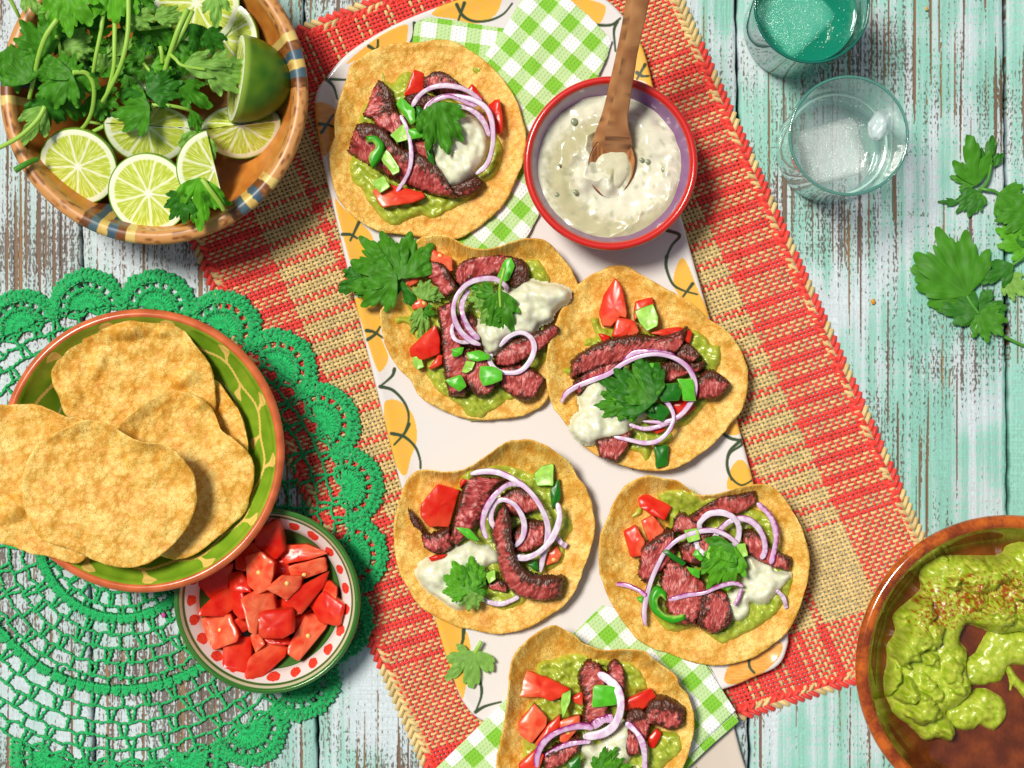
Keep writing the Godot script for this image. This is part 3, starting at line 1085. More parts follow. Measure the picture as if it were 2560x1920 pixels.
	var cream := func(t: float, a: float, p: Vector3) -> Color:
		var s := nz.get_noise_2d(p.x * 260.0, p.z * 260.0)
		var k := S3(0.87, 0.86, 0.77).lerp(S3(0.74, 0.72, 0.57), ss(-0.3, 1.0, sin(a * 1.0 + t * 7.0 + s * 0.6)))
		var sp := nc.get_noise_2d(p.x * 900.0, p.z * 900.0)
		k = k.lerp(S3(0.60, 0.60, 0.47), 0.45 * ss(0.30, 0.55, nz.get_noise_2d(p.x * 105.0 + 8.0, p.z * 105.0)))
		return k
	var mid := Vector3(c.x, 0, c.z)
	var swirl := func(t: float, a: float) -> Vector3:
		var r := t * 0.0489
		var p := Vector2(cos(a), sin(a)) * r
		var lob := nz.get_noise_2d(p.x * 45.0, p.y * 45.0)
		var y := 0.0430 + (0.0042 * (1.0 - 2.0 * absf(sin(a * 0.5 - t * 4.2 + 0.8 * lob))) + 0.0012 * sin(a * 2.0 - t * 12.0 + lob * 2.5)) * minf(1.0, t * 3.0) * (1.0 - 0.55 * t) + 0.0003 * nz.get_noise_2d(p.x * 60.0, p.y * 60.0) + 0.00002 * nz.get_noise_2d(p.x * 300.0, p.y * 300.0) + 0.0012 * exp(-t * t * 8.0)
		return Vector3(p.x, y - 0.0006 * ss(0.9, 1.0, t), p.y)
	tag(obj("cream_sauce", polar(swirl, 54, 150, cream), M.cream, null, mid), "swirled cream sauce with green bits filling the red bowl", "sauce")
	for k in 11:
		var a := rng.randf() * TAU
		var r := sqrt(rng.randf()) * 0.042
		if Vector2(cos(a) * r, sin(a) * r + 0.012).length() < 0.02: continue
		var s := SphereMesh.new()
		s.radius = rng.randf_range(0.0010, 0.0026)
		s.height = s.radius * 0.6
		s.radial_segments = 10
		s.rings = 6
		obj("caper_bit", s, M.caper, get_node("cream_sauce"), Vector3(cos(a) * r, 0.0432, sin(a) * r))
	# brown glazed bowl of guacamole
	var amber := func(x: float, r: float, inside: bool, p: Vector2) -> Color:
		var n := nz.get_noise_2d(p.x * 45.0, p.y * 45.0)
		var w := nz.get_noise_2d(p.x * 300.0, p.y * 300.0)
		var k := Color(0.34, 0.15, 0.075).lerp(Color(0.50, 0.24, 0.10), clampf(0.4 + n * 0.8 + w * 0.25, 0, 1))
		if not inside or r > 0.0925: k = Color(0.76, 0.38, 0.10).lerp(Color(0.50, 0.20, 0.06), clampf(0.4 + n + w * 0.5, 0, 1))
		return k
	c = W(2525, 1670, 0.050)
	prof = round_profile([0, 0.0105, 0.055, 0.011, 0.075, 0.0145, 0.083, 0.022, 0.0885, 0.037, 0.0915, 0.0455, 0.0935, 0.0490, 0.0965, 0.0505, 0.0998, 0.0495, 0.1012, 0.0455, 0.099, 0.036, 0.090, 0.014, 0.080, 0.004, 0.05, 0.0012, 0, 0.0012])
	tag(obj("guacamole_bowl", lathe(prof, 128, 0.003), mat(Color.WHITE, 0.12, {"albedo_texture": bowl_texture(700, 200, prof, amber), "clearcoat_enabled": true, "clearcoat": 0.6, "clearcoat_roughness": 0.05}), null, Vector3(c.x, 0, c.z)),
		"brown glazed bowl with orange rim holding guacamole dusted with paprika", "bowl")
	F(2060, 1240, 0.40984)
	var scoops := []
	for k in 95:
		var q := P2(rng.randf_range(380, 1480), rng.randf_range(280, 1500), 0.03)
		scoops.append([q, rng.randf_range(0.005, 0.0125), rng.randf_range(0.005, 0.0185), rng.randf() * PI, rng.randf_range(0.55, 1.0)])
	var lumps := func(p: Vector2, _d: float) -> float:
		var w := p + Vector2(nz.get_noise_2d(p.x * 90.0, p.y * 90.0), nz.get_noise_2d(p.x * 90.0 + 40.0, p.y * 90.0)) * 0.0035
		var top := 0.0
		for s in scoops:
			var e: Vector2 = (w - s[0]).rotated(s[3])
			e.y /= s[4]
			var q: float = e.length_squared() / (s[1] * s[1])
			if q < 1.0:
				var hh: float = s[2] * sqrt(1.0 - q)
				top = maxf(top, hh) + minf(top, hh) * 0.12
		return top - 0.002 + 0.0010 * nz.get_noise_2d(p.x * 120.0, p.y * 120.0) + 0.00025 * nz.get_noise_2d(p.x * 420.0, p.y * 420.0)
	var spice := P2(700, 690, 0.03)
	var spice2 := P2(900, 620, 0.03)
	var spice3 := P2(1120, 600, 0.03)
	var avo := func(p: Vector2, d: float, _y: float) -> Color:
		var n := nz.get_noise_2d(p.x * 160.0, p.y * 160.0)
		var k := S3(0.70, 0.76, 0.26).lerp(S3(0.56, 0.66, 0.13), clampf(0.5 + n, 0, 1))
		k = k.lerp(S3(0.76, 0.76, 0.34), ss(0.2, 0.6, nz.get_noise_2d(p.x * 330.0, p.y * 330.0 + 7.0)))
		var near_ := minf(minf(p.distance_to(spice) / 0.021, p.distance_to(spice2) / 0.022), p.distance_to(spice3) / 0.02)
		var s := nz.get_noise_2d(p.x * 950.0, p.y * 950.0) * 0.7 + nz.get_noise_2d(p.x * 260.0, p.y * 260.0) * 0.7
		k = k.lerp(S3(0.58, 0.17, 0.04), 0.9 * ss(0.0, 0.30, s - near_ * 0.75 + 0.42))
		return k
	var g := blob([570, 440, 640, 380, 750, 355, 850, 360, 960, 365, 1080, 360, 1110, 300, 1180, 265, 1300, 270, 1500, 400, 1500, 780, 1300, 850, 1200, 830, 1080, 850, 960, 800, 870, 790, 835, 890, 880, 960, 870, 1030, 870, 1090, 900, 1160, 880, 1240, 800, 1300, 750, 1330, 800, 1420, 770, 1500, 700, 1480, 620, 1500, 540, 1420, 440, 1350, 390, 1270, 360, 1150, 390, 1010, 380, 920, 440, 830, 430, 720, 590, 580], 0.012, 0.016, 0.0105, 0.00085, lumps, avo)
	var heap := thing("guacamole", "chunky green guacamole heaped in the brown bowl, dusted with red paprika", "guacamole")
	obj("mound", g, M.guac, heap)
	obj("smear", blob([850, 1030, 930, 960, 1000, 840, 1060, 800, 1120, 830, 1300, 810, 1500, 800, 1500, 1040, 1360, 1090, 1260, 1040, 1150, 1030, 1110, 1070, 1080, 1130, 960, 1150, 860, 1140], 0.0112, 0.007, 0.009, 0.0009, func(p, _d): return 0.0014 * nz.get_noise_2d(p.x * 85.0, p.y * 85.0), avo), M.guac, heap)
	obj("smear", blob([740, 1300, 880, 1225, 960, 1180, 1080, 1230, 1120, 1330, 1040, 1430, 960, 1400, 900, 1430, 780, 1410], 0.0112, 0.008, 0.010, 0.0009, func(p, _d): return 0.003 * nz.get_noise_2d(p.x * 75.0, p.y * 75.0), avo), M.guac, heap)
	obj("smear", blob([1080, 990, 1100, 980, 1190, 1120, 1260, 1180, 1250, 1250, 1160, 1150, 1140, 1190, 1130, 1110], 0.0112, 0.003, 0.003, 0.0008, func(p, _d): return 0.0, avo), M.guac, heap)

func glass(label: String, at: Vector2, r: float, tint: Color, drink: Color, fill: float, ice: Array, yaw: float) -> void:
	F(0, 0, 1)
	var h := 0.092
	var c := W(at.x, at.y, h)
	var dark := tint.r < 0.5
	var g := mat(Color(tint.r, tint.g, tint.b, 0.32 if dark else 0.10), 0.02, {"transparency": BaseMaterial3D.TRANSPARENCY_ALPHA})
	var o := thing("drinking_glass", label, "glass", Vector3(c.x, 0.0008, c.z), "tumblers of iced water at upper right")
	obj("tumbler", lathe(round_profile([0, 0.0085, r * 0.6, 0.0085, r * 0.82, 0.0095, r * 0.88, 0.014, r * 0.905, 0.04, r * 0.95, h - 0.006, r * 0.957, h - 0.001, r * 0.978, h, r, h - 0.001, r * 1.0, h - 0.006, r * 0.96, 0.04, r * 0.93, 0.008, r * 0.89, 0.001, r * 0.7, 0.0, 0, 0.0004], 6), 96), g, o)
	var ring := TorusMesh.new()
	ring.inner_radius = r * 0.952
	ring.outer_radius = r * 1.004
	ring.rings = 96
	ring.ring_segments = 10
	obj("rim", ring, mat(Color(0.03, 0.16, 0.16, 0.85) if dark else Color(0.16, 0.52, 0.46, 0.62), 0.05, {"transparency": BaseMaterial3D.TRANSPARENCY_ALPHA}), o, Vector3(0, h - 0.001, 0))
	var foot := TorusMesh.new()
	foot.inner_radius = r * 0.80
	foot.outer_radius = r * 0.93
	foot.rings = 96
	foot.ring_segments = 10
	obj("foot_ring", foot, mat(Color(tint.r * 0.6, tint.g * 0.85, tint.b * 0.85, 0.30), 0.05, {"transparency": BaseMaterial3D.TRANSPARENCY_ALPHA}), o, Vector3(0, 0.0055, 0))
	var w := mat(Color(drink.r, drink.g, drink.b, 0.50 if dark else 0.03), 0.01, {"transparency": BaseMaterial3D.TRANSPARENCY_ALPHA})
	var rw := r * 0.88
	tag(obj("water", lathe([0, fill, rw * 0.5, fill, rw * 0.93, fill, rw * 0.985, fill + 0.0006, rw, fill + 0.001, rw * 0.99, 0.03, rw * 0.97, 0.0145, rw * 0.9, 0.0102, rw * 0.6, 0.0092, 0, 0.0092], 72), w, null, Vector3(c.x, 0.0008, c.z)), "sparkling water in the " + ("dark teal" if dark else "pale clear") + " glass", "water")
	var m := mat(Color(0.45, 0.93, 0.80, 0.34) if dark else Color(0.95, 0.98, 0.97, 0.18), 0.14, {"transparency": BaseMaterial3D.TRANSPARENCY_ALPHA, "heightmap_enabled": true, "heightmap_texture": seamless(0.12, 8), "heightmap_scale": 0.05, "uv1_triplanar": true, "uv1_scale": Vector3.ONE * 25.0})
	var box := func(t: float, a: float) -> Vector3:
		var b := t * PI
		var d := Vector3(cos(b), sin(b) * cos(a), sin(b) * sin(a))
		var k := pow(pow(absf(d.x), 7.0) + pow(absf(d.y), 7.0) + pow(absf(d.z), 7.0), 1.0 / 7.0)
		d /= k
		return Vector3(d.x * ice[2], d.y * 0.012, d.z * ice[3]) * (1.0 + 0.03 * nz.get_noise_3d(d.x * 1.3, d.y * 1.3, d.z * 1.3))
	var q := obj("ice_cube", polar(box, 30, 60), m, null, Vector3(c.x + ice[0], fill - 0.008, c.z + ice[1]))
	q.rotation.y = yaw
	tag(q, "square clear ice cube floating in the " + ("dark teal" if dark else "pale clear") + " glass", "ice cube")
	var line := TorusMesh.new()
	line.inner_radius = rw * 0.955
	line.outer_radius = rw * 1.005
	line.rings = 96
	line.ring_segments = 8
	obj("water_line", line, mat(Color(0.80, 0.95, 0.90, 0.35) if not dark else Color(0.10, 0.55, 0.48, 0.5), 0.03, {"transparency": BaseMaterial3D.TRANSPARENCY_ALPHA}), o, Vector3(0, fill, 0))
	# bubbles that cling to the wall and the ice
	var tf: Array[Transform3D] = []
	var cs := PackedColorArray()
	for k in 340:
		var a := rng.randf() * TAU
		var rr := rw * 0.97
		var y := rng.randf_range(0.02, fill)
		if k > 110:
			rr = rw * sqrt(rng.randf()) * 0.9
			y = fill + 0.0006
		if k > 200:
			# frost on the cube's upper edges
			var e := rng.randf_range(-1.0, 1.0)
			var q2 := Vector2(e * ice[2], (1.0 if rng.randf() < 0.5 else -1.0) * ice[3]) if rng.randf() < 0.5 else Vector2((1.0 if rng.randf() < 0.5 else -1.0) * ice[2], e * ice[3])
			q2 = (q2 * rng.randf_range(0.80, 0.98)).rotated(-yaw) + Vector2(ice[0], ice[1])
			tf.append(Transform3D(Basis().scaled(Vector3.ONE * rng.randf_range(0.00012, 0.0003)), Vector3(q2.x, fill + rng.randf_range(0.0005, 0.0038), q2.y)))
			cs.append(Color(0.92, 1.0, 0.98))
			continue
		tf.append(Transform3D(Basis().scaled(Vector3.ONE * rng.randf_range(0.00012, 0.00034)), Vector3(cos(a) * rr, y, sin(a) * rr)))
		cs.append(Color(0.9, 1.0, 0.97))
	var s := SphereMesh.new()
	s.radius = 1.0
	s.height = 2.0
	s.radial_segments = 8
	s.rings = 5
	scatter("bubbles", s, painted(0.2), tf, cs, o)

func glasses() -> void:
	glass("dark teal tumbler of iced water cut by the top edge", Vector2(2030, 14), 0.0372, Color(0.10, 0.70, 0.60), Color(0.0, 0.60, 0.47), 0.066, [-0.008, 0.002, 0.021, 0.021], 0.75)
	glass("pale clear tumbler with greenish rim below the dark teal one", Vector2(2122, 339), 0.0385, Color(0.80, 0.95, 0.91), Color(0.96, 1.0, 0.99), 0.040, [-0.002, 0.004, 0.020, 0.019], 0.26)
	F(1760, 0, 0.3857)
	var c := W(1135, 815, 0.04)
	var nub := polar(func(t: float, a: float) -> Vector3:
		var b := t * PI
		var d := Vector3(sin(b) * cos(a), cos(b), sin(b) * sin(a))
		return Vector3(d.x * 0.0072, d.y * 0.0065, d.z * 0.0112) * (1.0 + 0.22 * nz.get_noise_3d(d.x * 1.1, d.y * 1.1, d.z * 1.1 + 4.0) + 0.04 * nz.get_noise_3d(d.x * 4.0, d.y * 4.0, d.z * 4.0)), 24, 40)
	var nugget := obj("ice_nugget", nub, mat(Color(0.82, 0.89, 0.90, 0.72), 0.24, {"transparency": BaseMaterial3D.TRANSPARENCY_ALPHA}), null, Vector3(c.x, 0.040, c.z))
	nugget.rotation.y = -0.3
	tag(nugget, "small frosty ice nugget in the pale clear glass", "ice cube")


# ---- the wooden spoon
func spoon() -> void:
	F(1260, 140, 0.3134)
	var root := thing("wooden_spoon", "brown wooden spoon standing in the red bowl of cream sauce", "spoon")
	# left edge, right edge, height of each cross-section along the handle
	var rows := [[990, 1178, -600, 0.131], [975, 1160, -460, 0.122], [948, 1128, -300, 0.112], [920, 1092, -150, 0.103], [890, 1060, 0, 0.094], [868, 1046, 100, 0.087], [845, 1030, 200, 0.080], [822, 1014, 300, 0.073], [798, 1000, 400, 0.066], [775, 985, 480, 0.061], [745, 992, 560, 0.0565], [722, 1008, 630, 0.052], [705, 1020, 690, 0.048], [700, 1022, 720, 0.0452], [716, 1000, 775, 0.0400]]
	var v := PackedVector3Array()
	var c := PackedColorArray()
	var ix := PackedInt32Array()
	var ring := [[-1.0, -0.1], [-0.97, 0.25], [-0.42, 0.96], [-0.36, 1.0], [0.2, 1.05], [0.9, 1.0], [0.97, 0.94], [1.0, 0.6], [0.95, -0.5], [0.5, -0.9], [-0.4, -0.9], [-0.9, -0.5]]
	var n := ring.size()
	var steps := 80
	for i in steps + 1:
		var f := float(i) / steps * (rows.size() - 1)
		var k := mini(int(f), rows.size() - 2)
		var t := f - k
		var l := lerpf(rows[k][0], rows[k + 1][0], t)
		var r := lerpf(rows[k][1], rows[k + 1][1], t)
		var y := lerpf(rows[k][2], rows[k + 1][2], t)
		var h := lerpf(rows[k][3], rows[k + 1][3], t)
		var a := W(l, y, h)
		var b := W(r, y, h)
		var thick := lerpf(0.0058, 0.0030, ss(0.5, 1.0, float(i) / steps))
		for j in n:
			var p: Vector3 = (a + b) * 0.5 + (b - a) * 0.5 * ring[j][0] + Vector3.UP * ring[j][1] * thick
			v.append(p)
			var g := nz.get_noise_2d((p.x + p.z * 0.25) * 260.0 + p.y * 90.0, p.z * 22.0)
			var streak := nz.get_noise_2d((p.x + p.z * 0.25) * 700.0 + j * 3.0, p.z * 60.0)
			var w := S3(0.78, 0.56, 0.36).lerp(S3(0.64, 0.42, 0.25), clampf(0.5 + g, 0, 1))
			c.append(w.lerp(S3(0.22, 0.12, 0.07), ss(0.3, 0.6, streak) * 0.7))
			if i < steps:
				var q := i * n + j
				var j2 := i * n + (j + 1) % n
				ix.append_array([q, j2, j2 + n, q, j2 + n, q + n])
	obj("handle", mk(v, ix, c), M.wood, root)
	# the hollow end, tilted so that its left rim stands out of the sauce
	var m := W(858, 880, 0.045)
	var hollow := func(s: float, a: float) -> Vector3:
		var under := s > 0.55
		var t := s / 0.5 if s < 0.5 else 1.0 + 0.04 * sin((s - 0.5) / 0.05 * PI) if s < 0.55 else 1.0 - (s - 0.55) / 0.45 * 0.98
		var wide := 0.0150 - 0.0010 * sin(a)
		var p := Vector2(cos(a) * wide, sin(a) * 0.0195).rotated(0.16) * t
		var rim := 0.0448 - 0.0024 * cos(a - 0.5) - 0.0036 * sin(a)
		var y := rim - 0.0085 * (1.0 - t * t) - (0.0022 if under else 0.0)
		return Vector3(m.x + p.x, y, m.z + p.y)
	obj("spoon_bowl", polar(hollow, 40, 72, func(_s: float, _a: float, p: Vector3) -> Color:
		return S3(0.74, 0.50, 0.29).lerp(S3(0.52, 0.31, 0.16), clampf(0.5 + nz.get_noise_2d(p.x * 500.0, p.z * 70.0), 0, 1))), M.wood, root)
	tag(obj("sauce_spoonful", blob([735, 790, 800, 735, 880, 722, 960, 745, 990, 800, 1000, 880, 975, 980, 900, 1050, 820, 1060, 770, 1000, 725, 940, 715, 860], 0.0415, 0.0030, 0.010, 0.0008, func(p, _d): return 0.0009 * nz.get_noise_2d(p.x * 70.0, p.y * 70.0), func(p, _d, _y): return S3(0.82, 0.80, 0.68) * (1.0 + 0.12 * nz.get_noise_2d(p.x * 150.0, p.y * 150.0))), M.cream), "spoonful of greenish cream sauce in the wooden spoon", "sauce")


# ---- limes
func lime(label: String, at: Array, r: float, normal: Vector3, spin: float, kind: String, long := 1.0) -> void:
	# kind "half": a half with one round cut face; "quarter": a half cut again through its axis
	F(0, 0, 0.3857)
	var p := W(at[0], at[1], at[2])
	var o := thing("lime_piece", label, "lime", p, "cut limes in the terracotta bowl")
	var sweep := TAU if kind == "half" else PI
	var skin := func(t: float, a: float) -> Vector3:
		var b := t * PI * 0.5
		var q := a * sweep / TAU
		var n := nc.get_noise_3d(cos(q) * sin(b) * 75.0, cos(b) * 75.0, sin(q) * sin(b) * 75.0)
		var rr := r * (1.0 + 0.006 * n)
		return Vector3(cos(q) * sin(b) * rr, -cos(b) * rr * long * (1.0 + 0.10 * exp(-b * b * 14.0)), sin(q) * sin(b) * rr)
	# the skin, open at the cut
	var v := PackedVector3Array()
	var c := PackedColorArray()
	var ix := PackedInt32Array()
	for i in 25:
		for j in 65:
			var d: Vector3 = skin.call(i / 24.0, TAU * j / 64.0)
			v.append(d)
			var g := nz.get_noise_3d(d.x * 60.0, d.y * 60.0, d.z * 60.0)
			c.append(S3(0.17, 0.38, 0.04).lerp(S3(0.36, 0.50, 0.09), clampf(0.4 + g, 0, 1)).lerp(S3(0.62, 0.74, 0.28), ss(0.9, 1.0, i / 24.0)))
			if i < 24 and j < 64:
				var k := i * 65 + j
				ix.append_array([k, k + 66, k + 65, k, k + 1, k + 66])
	obj("peel", mk(v, ix, c), M.lime_skin, o)
	var face := func(flatwise: bool) -> ArrayMesh:
		var fv := PackedVector3Array()
		var fu := PackedVector2Array()
		var fi := PackedInt32Array()
		for i in 13:
			for j in 65:
				var t := i / 12.0
				var a := sweep * j / 64.0
				var q := Vector2(cos(a), sin(a)) * t
				var bump := 0.0005 * nz.get_noise_2d(q.x * 9.0, q.y * 9.0) * (1.0 if t < 0.85 else 0.0)
				var edge := -0.0006 * ss(0.93, 1.0, t)
				if flatwise:
					fv.append(Vector3(q.x * r, bump + edge + 0.0003, q.y * r))
				else:
					fv.append(Vector3(q.x * r, -q.y * r * long, -bump - edge - 0.0003))
				fu.append(q * 0.495 + Vector2(0.5, 0.5))
				if i < 12 and j < 64:
					var k := i * 65 + j
					if flatwise: fi.append_array([k, k + 65, k + 66, k, k + 66, k + 1])
					else: fi.append_array([k, k + 66, k + 65, k, k + 1, k + 66])
		return mk(fv, fi, PackedColorArray(), fu)
	obj("cut_face", face.call(true), M.lime_flesh, o)
	if kind == "quarter": obj("cut_face", face.call(false), M.lime_flesh, o)
	var up := normal.normalized()
	var x := Vector3(1, 0, 0).cross(up).cross(up) * -1.0
	if x.length() < 0.1: x = Vector3(0, 0, 1)
	o.transform = Transform3D(Basis(up, spin) * Basis(x.normalized(), up, x.normalized().cross(up)), p)

func limes() -> void:
	lime("round lime half with pale face at lower left of the lime bowl", [505, 1080, 0.060], 0.0262, Vector3(-0.12, 0.9, 0.42), 0.4, "half")
	lime("round lime half nearest the bottom rim of the lime bowl", [960, 1255, 0.0655], 0.0268, Vector3(-0.08, 0.95, 0.3), 1.3, "half")
	lime("lime wedge lying on its side above the two round halves", [955, 815, 0.070], 0.0285, Vector3(0.05, 0.80, 0.60), -0.1, "quarter")
	lime("upright lime wedge at right of the lime bowl beside the leaf", [1395, 1090, 0.066], 0.0255, Vector3(0.30, 0.93, 0.12), -1.35, "quarter")
	lime("lime wedge lying half hidden behind the upright wedge", [1560, 810, 0.054], 0.0265, Vector3(0.15, 0.75, 0.62), 0.05, "quarter")
	lime("lime half showing its dark green peel at the bowl's right wall", [1530, 505, 0.062], 0.0290, Vector3(-0.90, 0.28, -0.10), 0.0, "half", 1.25)
	lime("lime piece cut by the top edge above the cilantro", [1270, 20, 0.060], 0.0285, Vector3(0.1, 0.95, 0.25), 0.3, "half")
	lime("shaded lime half tucked under the cilantro leaves", [1060, 390, 0.046], 0.0250, Vector3(0.0, 0.95, -0.2), 0.7, "half")
	lime("lime wedge leaning behind the dark peeled half", [1440, 250, 0.050], 0.0250, Vector3(-0.25, 0.93, 0.15), 0.5, "half")


# ---- cilantro
func herbs() -> void:
	F(0, 0, 0.3857)
	var g := "cilantro heaped in the lime bowl"
	var s := sprig("cilantro sprig with two long pale stems crossing the bowl's middle", [660, 660, 0.085], g)
	stem(s, [832, -40, 0.100, 830, 200, 0.100, 790, 400, 0.098, 720, 560, 0.092, 662, 660, 0.086], 0.0017)
	stem(s, [745, 120, 0.094, 742, 300, 0.096, 738, 430, 0.095, 705, 570, 0.091, 670, 665, 0.085], 0.0016)
	leaf(s, [738, -110, 0.09, ], [742, 165, 0.105], 1.0, 3, 1)
	s = sprig("cilantro sprig with a thin stem ending beside the two long ones", [600, 470, 0.085], g)
	stem(s, [672, 60, 0.092, 655, 200, 0.092, 622, 360, 0.090, 603, 470, 0.086], 0.0016)
	leaf(s, [500, 470, 0.085], [630, 620, 0.08], 0.9, 2, 0)
	leaf(s, [690, 470, 0.075], [620, 330, 0.086], 1.0, 1, 4)
	s = sprig("cilantro sprig with paired cut stems pointing down the bowl's middle", [1070, 450, 0.085], g)
	stem(s, [1215, 60, 0.092, 1160, 180, 0.094, 1110, 320, 0.091, 1068, 455, 0.086], 0.0019)
	stem(s, [1245, 70, 0.090, 1190, 190, 0.092, 1120, 320, 0.089, 1075, 400, 0.086], 0.0018)
	stem(s, [1040, 300, 0.084, 1048, 350, 0.084, 1052, 410, 0.082], 0.0016)
	leaf(s, [1400, -60, 0.085], [1400, 175, 0.085], 0.8, 1, 2)
	s = sprig("broad cilantro leaf with curved stem at the bowl's left", [470, 470, 0.095], g)
	leaf(s, [455, 455, 0.095], [215, 640, 0.088], 0.95, 0, 1)
	leaf(s, [430, 520, 0.095], [395, 330, 0.09], 1.0, 0, 3)
	leaf(s, [470, 450, 0.093], [500, 715, 0.084], 1.0, 0, 0)
	stem(s, [470, 470, 0.094, 560, 475, 0.092, 608, 560, 0.088, 600, 700, 0.080, 560, 800, 0.072, 495, 865, 0.062], 0.0017)
	s = sprig("cilantro sprig whose stem hangs over the left rim", [280, 700, 0.09], g)
	stem(s, [292, 690, 0.088, 240, 780, 0.088, 120, 890, 0.086, -40, 975, 0.082], 0.0018)
	leaf(s, [290, 690, 0.084], [140, 935, 0.074], 0.72, 1, 2)
	leaf(s, [280, 640, 0.074], [270, 890, 0.064], 0.9, 2, 0)
	s = sprig("bright cilantro leaf with a pale stem at the bowl's upper left", [370, 130, 0.1], g)
	leaf(s, [430, -90, 0.10], [450, 225, 0.104], 0.95, 3, 3)
	leaf(s, [340, 150, 0.092], [520, 20, 0.1], 0.85, 3, 0)
	stem(s, [372, 125, 0.100, 300, 230, 0.099, 255, 350, 0.095, 228, 470, 0.088, 190, 640, 0.076], 0.0019)
	s = sprig("two cilantro leaves hanging over the bowl's far left rim", [110, 560, 0.09], g)
	leaf(s, [180, 540, 0.090], [60, 265, 0.092], 0.85, 0, 1)
	leaf(s, [60, 300, 0.092], [110, 590, 0.084], 0.8, 0, 3)
	leaf(s, [330, 350, 0.088], [110, 110, 0.098], 0.85, 0, 1)
	s = sprig("dark cilantro leaf pair in front of the bowl's middle", [950, 640, 0.085], g)
	leaf(s, [970, 690, 0.086], [705, 745, 0.076], 0.9, 0, 1)
	leaf(s, [900, 590, 0.086], [810, 780, 0.074], 0.9, 2, 0)
	leaf(s, [950, 610, 0.084], [1170, 520, 0.082], 0.95, 2, 3)
	stem(s, [985, 680, 0.080, 1100, 685, 0.080, 1200, 705, 0.076, 1245, 725, 0.070], 0.0013)
	s = sprig("dark cilantro leaf beside the peel of the big lime half", [1180, 560, 0.08], g)
	leaf(s, [1150, 540, 0.078], [1370, 690, 0.070], 0.8, 0, 2)
	leaf(s, [1240, 150, 0.076], [1270, 370, 0.07], 0.85, 2, 0)
	leaf(s, [1330, 200, 0.082], [1460, 330, 0.074], 0.8, 2, 1)
	s = sprig("pale cilantro leaf reaching over the big dark lime half", [1180, 425, 0.094], g)
	leaf(s, [1185, 425, 0.094], [1500, 400, 0.092], 0.62, 1, 2)
	leaf(s, [1330, 450, 0.092], [1610, 510, 0.082], 0.85, 1, 3)
	leaf(s, [1390, 450, 0.09], [1450, 600, 0.076], 0.8, 1, 0)
	stem(s, [1100, 350, 0.09, 1140, 385, 0.093, 1185, 425, 0.094, 1330, 450, 0.0925], 0.0013)
	s = sprig("pale cilantro leaf with frilled edges near the bowl's top", [840, 90, 0.095], g)
	leaf(s, [835, 90, 0.095], [1030, 130, 0.094], 0.7, 1, 1)
	leaf(s, [1000, 120, 0.094], [1195, 75, 0.09], 0.6, 1, 3)
	leaf(s, [900, -30, 0.09], [1010, 100, 0.088], 0.9, 0, 0)
	s = sprig("cilantro leaves cut by the top edge at far left", [150, -60, 0.09], g)
	leaf(s, [150, -60, 0.088], [270, 90, 0.086], 0.9, 1, 2)
	leaf(s, [340, 40, 0.086], [270, 210, 0.084], 0.9, 1, 0)
	stem(s, [60, -20, 0.088, 100, 60, 0.084, 125, 110, 0.08], 0.0014)
	s = sprig("wide pale cilantro leaf behind the long stems", [410, 230, 0.09], g)
	leaf(s, [440, 300, 0.082], [610, 230, 0.084], 0.95, 1, 1)
	leaf(s, [420, 260, 0.083], [600, 390, 0.078], 0.9, 1, 4)
	stem(s, [366, 230, 0.088, 385, 300, 0.086, 395, 370, 0.08], 0.0013)
	s = sprig("pale cilantro leaf squeezed between the lime wedges", [1290, 860, 0.068], g)
	leaf(s, [1310, 850, 0.068], [1220, 1130, 0.063], 0.75, 1, 0)
	leaf(s, [1240, 710, 0.074], [1300, 900, 0.066], 0.5, 0, 2)
	s = sprig("glossy folded cilantro leaf drooping over the bowl's lower rim", [1310, 1160, 0.09], g)
	leaf(s, [1290, 1150, 0.095], [1290, 1520, 0.085], 0.72, 3, 0)
	leaf(s, [1210, 1260, 0.092], [1100, 1420, 0.082], 0.9, 2, 3)
	leaf(s, [1300, 1250, 0.094], [1500, 1320, 0.082], 0.6, 0, 2)
	stem(s, [1310, 1160, 0.096, 1360, 1230, 0.096, 1420, 1310, 0.092, 1450, 1365, 0.088], 0.0018)
	s = sprig("lone green stem sticking out over the bowl's lower left rim", [100, 1100, 0.074], g)
	stem(s, [95, 1105, 0.079, 170, 1062, 0.077, 245, 1030, 0.07], 0.0022, 1)
	s = sprig("two green stems ending behind the pale lime half", [620, 840, 0.06], g)
	stem(s, [735, 785, 0.068, 620, 845, 0.066, 525, 885, 0.06], 0.0016)
	stem(s, [580, 790, 0.062, 630, 800, 0.062, 680, 812, 0.06], 0.0012)
	s = sprig("dark tangle of cilantro leaves deep in the bowl", [800, 350, 0.06], g)
	for q in [[700, 250, 860, 330], [760, 500, 930, 400], [560, 180, 700, 60], [880, 180, 1010, 260], [1000, 480, 1180, 430], [380, 640, 560, 760], [300, 560, 420, 800], [600, 600, 720, 760], [960, 250, 1130, 180], [820, 20, 960, 180], [230, 420, 330, 560], [1020, 560, 1060, 720], [640, 780, 700, 640], [1150, 250, 1200, 480], [520, 320, 640, 500]]:
		leaf(s, [q[0], q[1], 0.062 + rng.randf() * 0.012], [q[2], q[3], 0.064 + rng.randf() * 0.012], 1.0, [0, 2, 2][rng.randi() % 3], rng.randi() % 6)
	for q in [[900, 190, 1150, 150], [560, 560, 700, 420], [930, 410, 1020, 500], [300, 360, 370, 420]]:
		stem(s, [q[0], q[1], 0.078, (q[0] + q[2]) * 0.5, (q[1] + q[3]) * 0.5 + 8, 0.08, q[2], q[3], 0.076], 0.0012)
	s = sprig("upper layer of small cilantro leaves over the bowl's heap", [600, 200, 0.08], g)
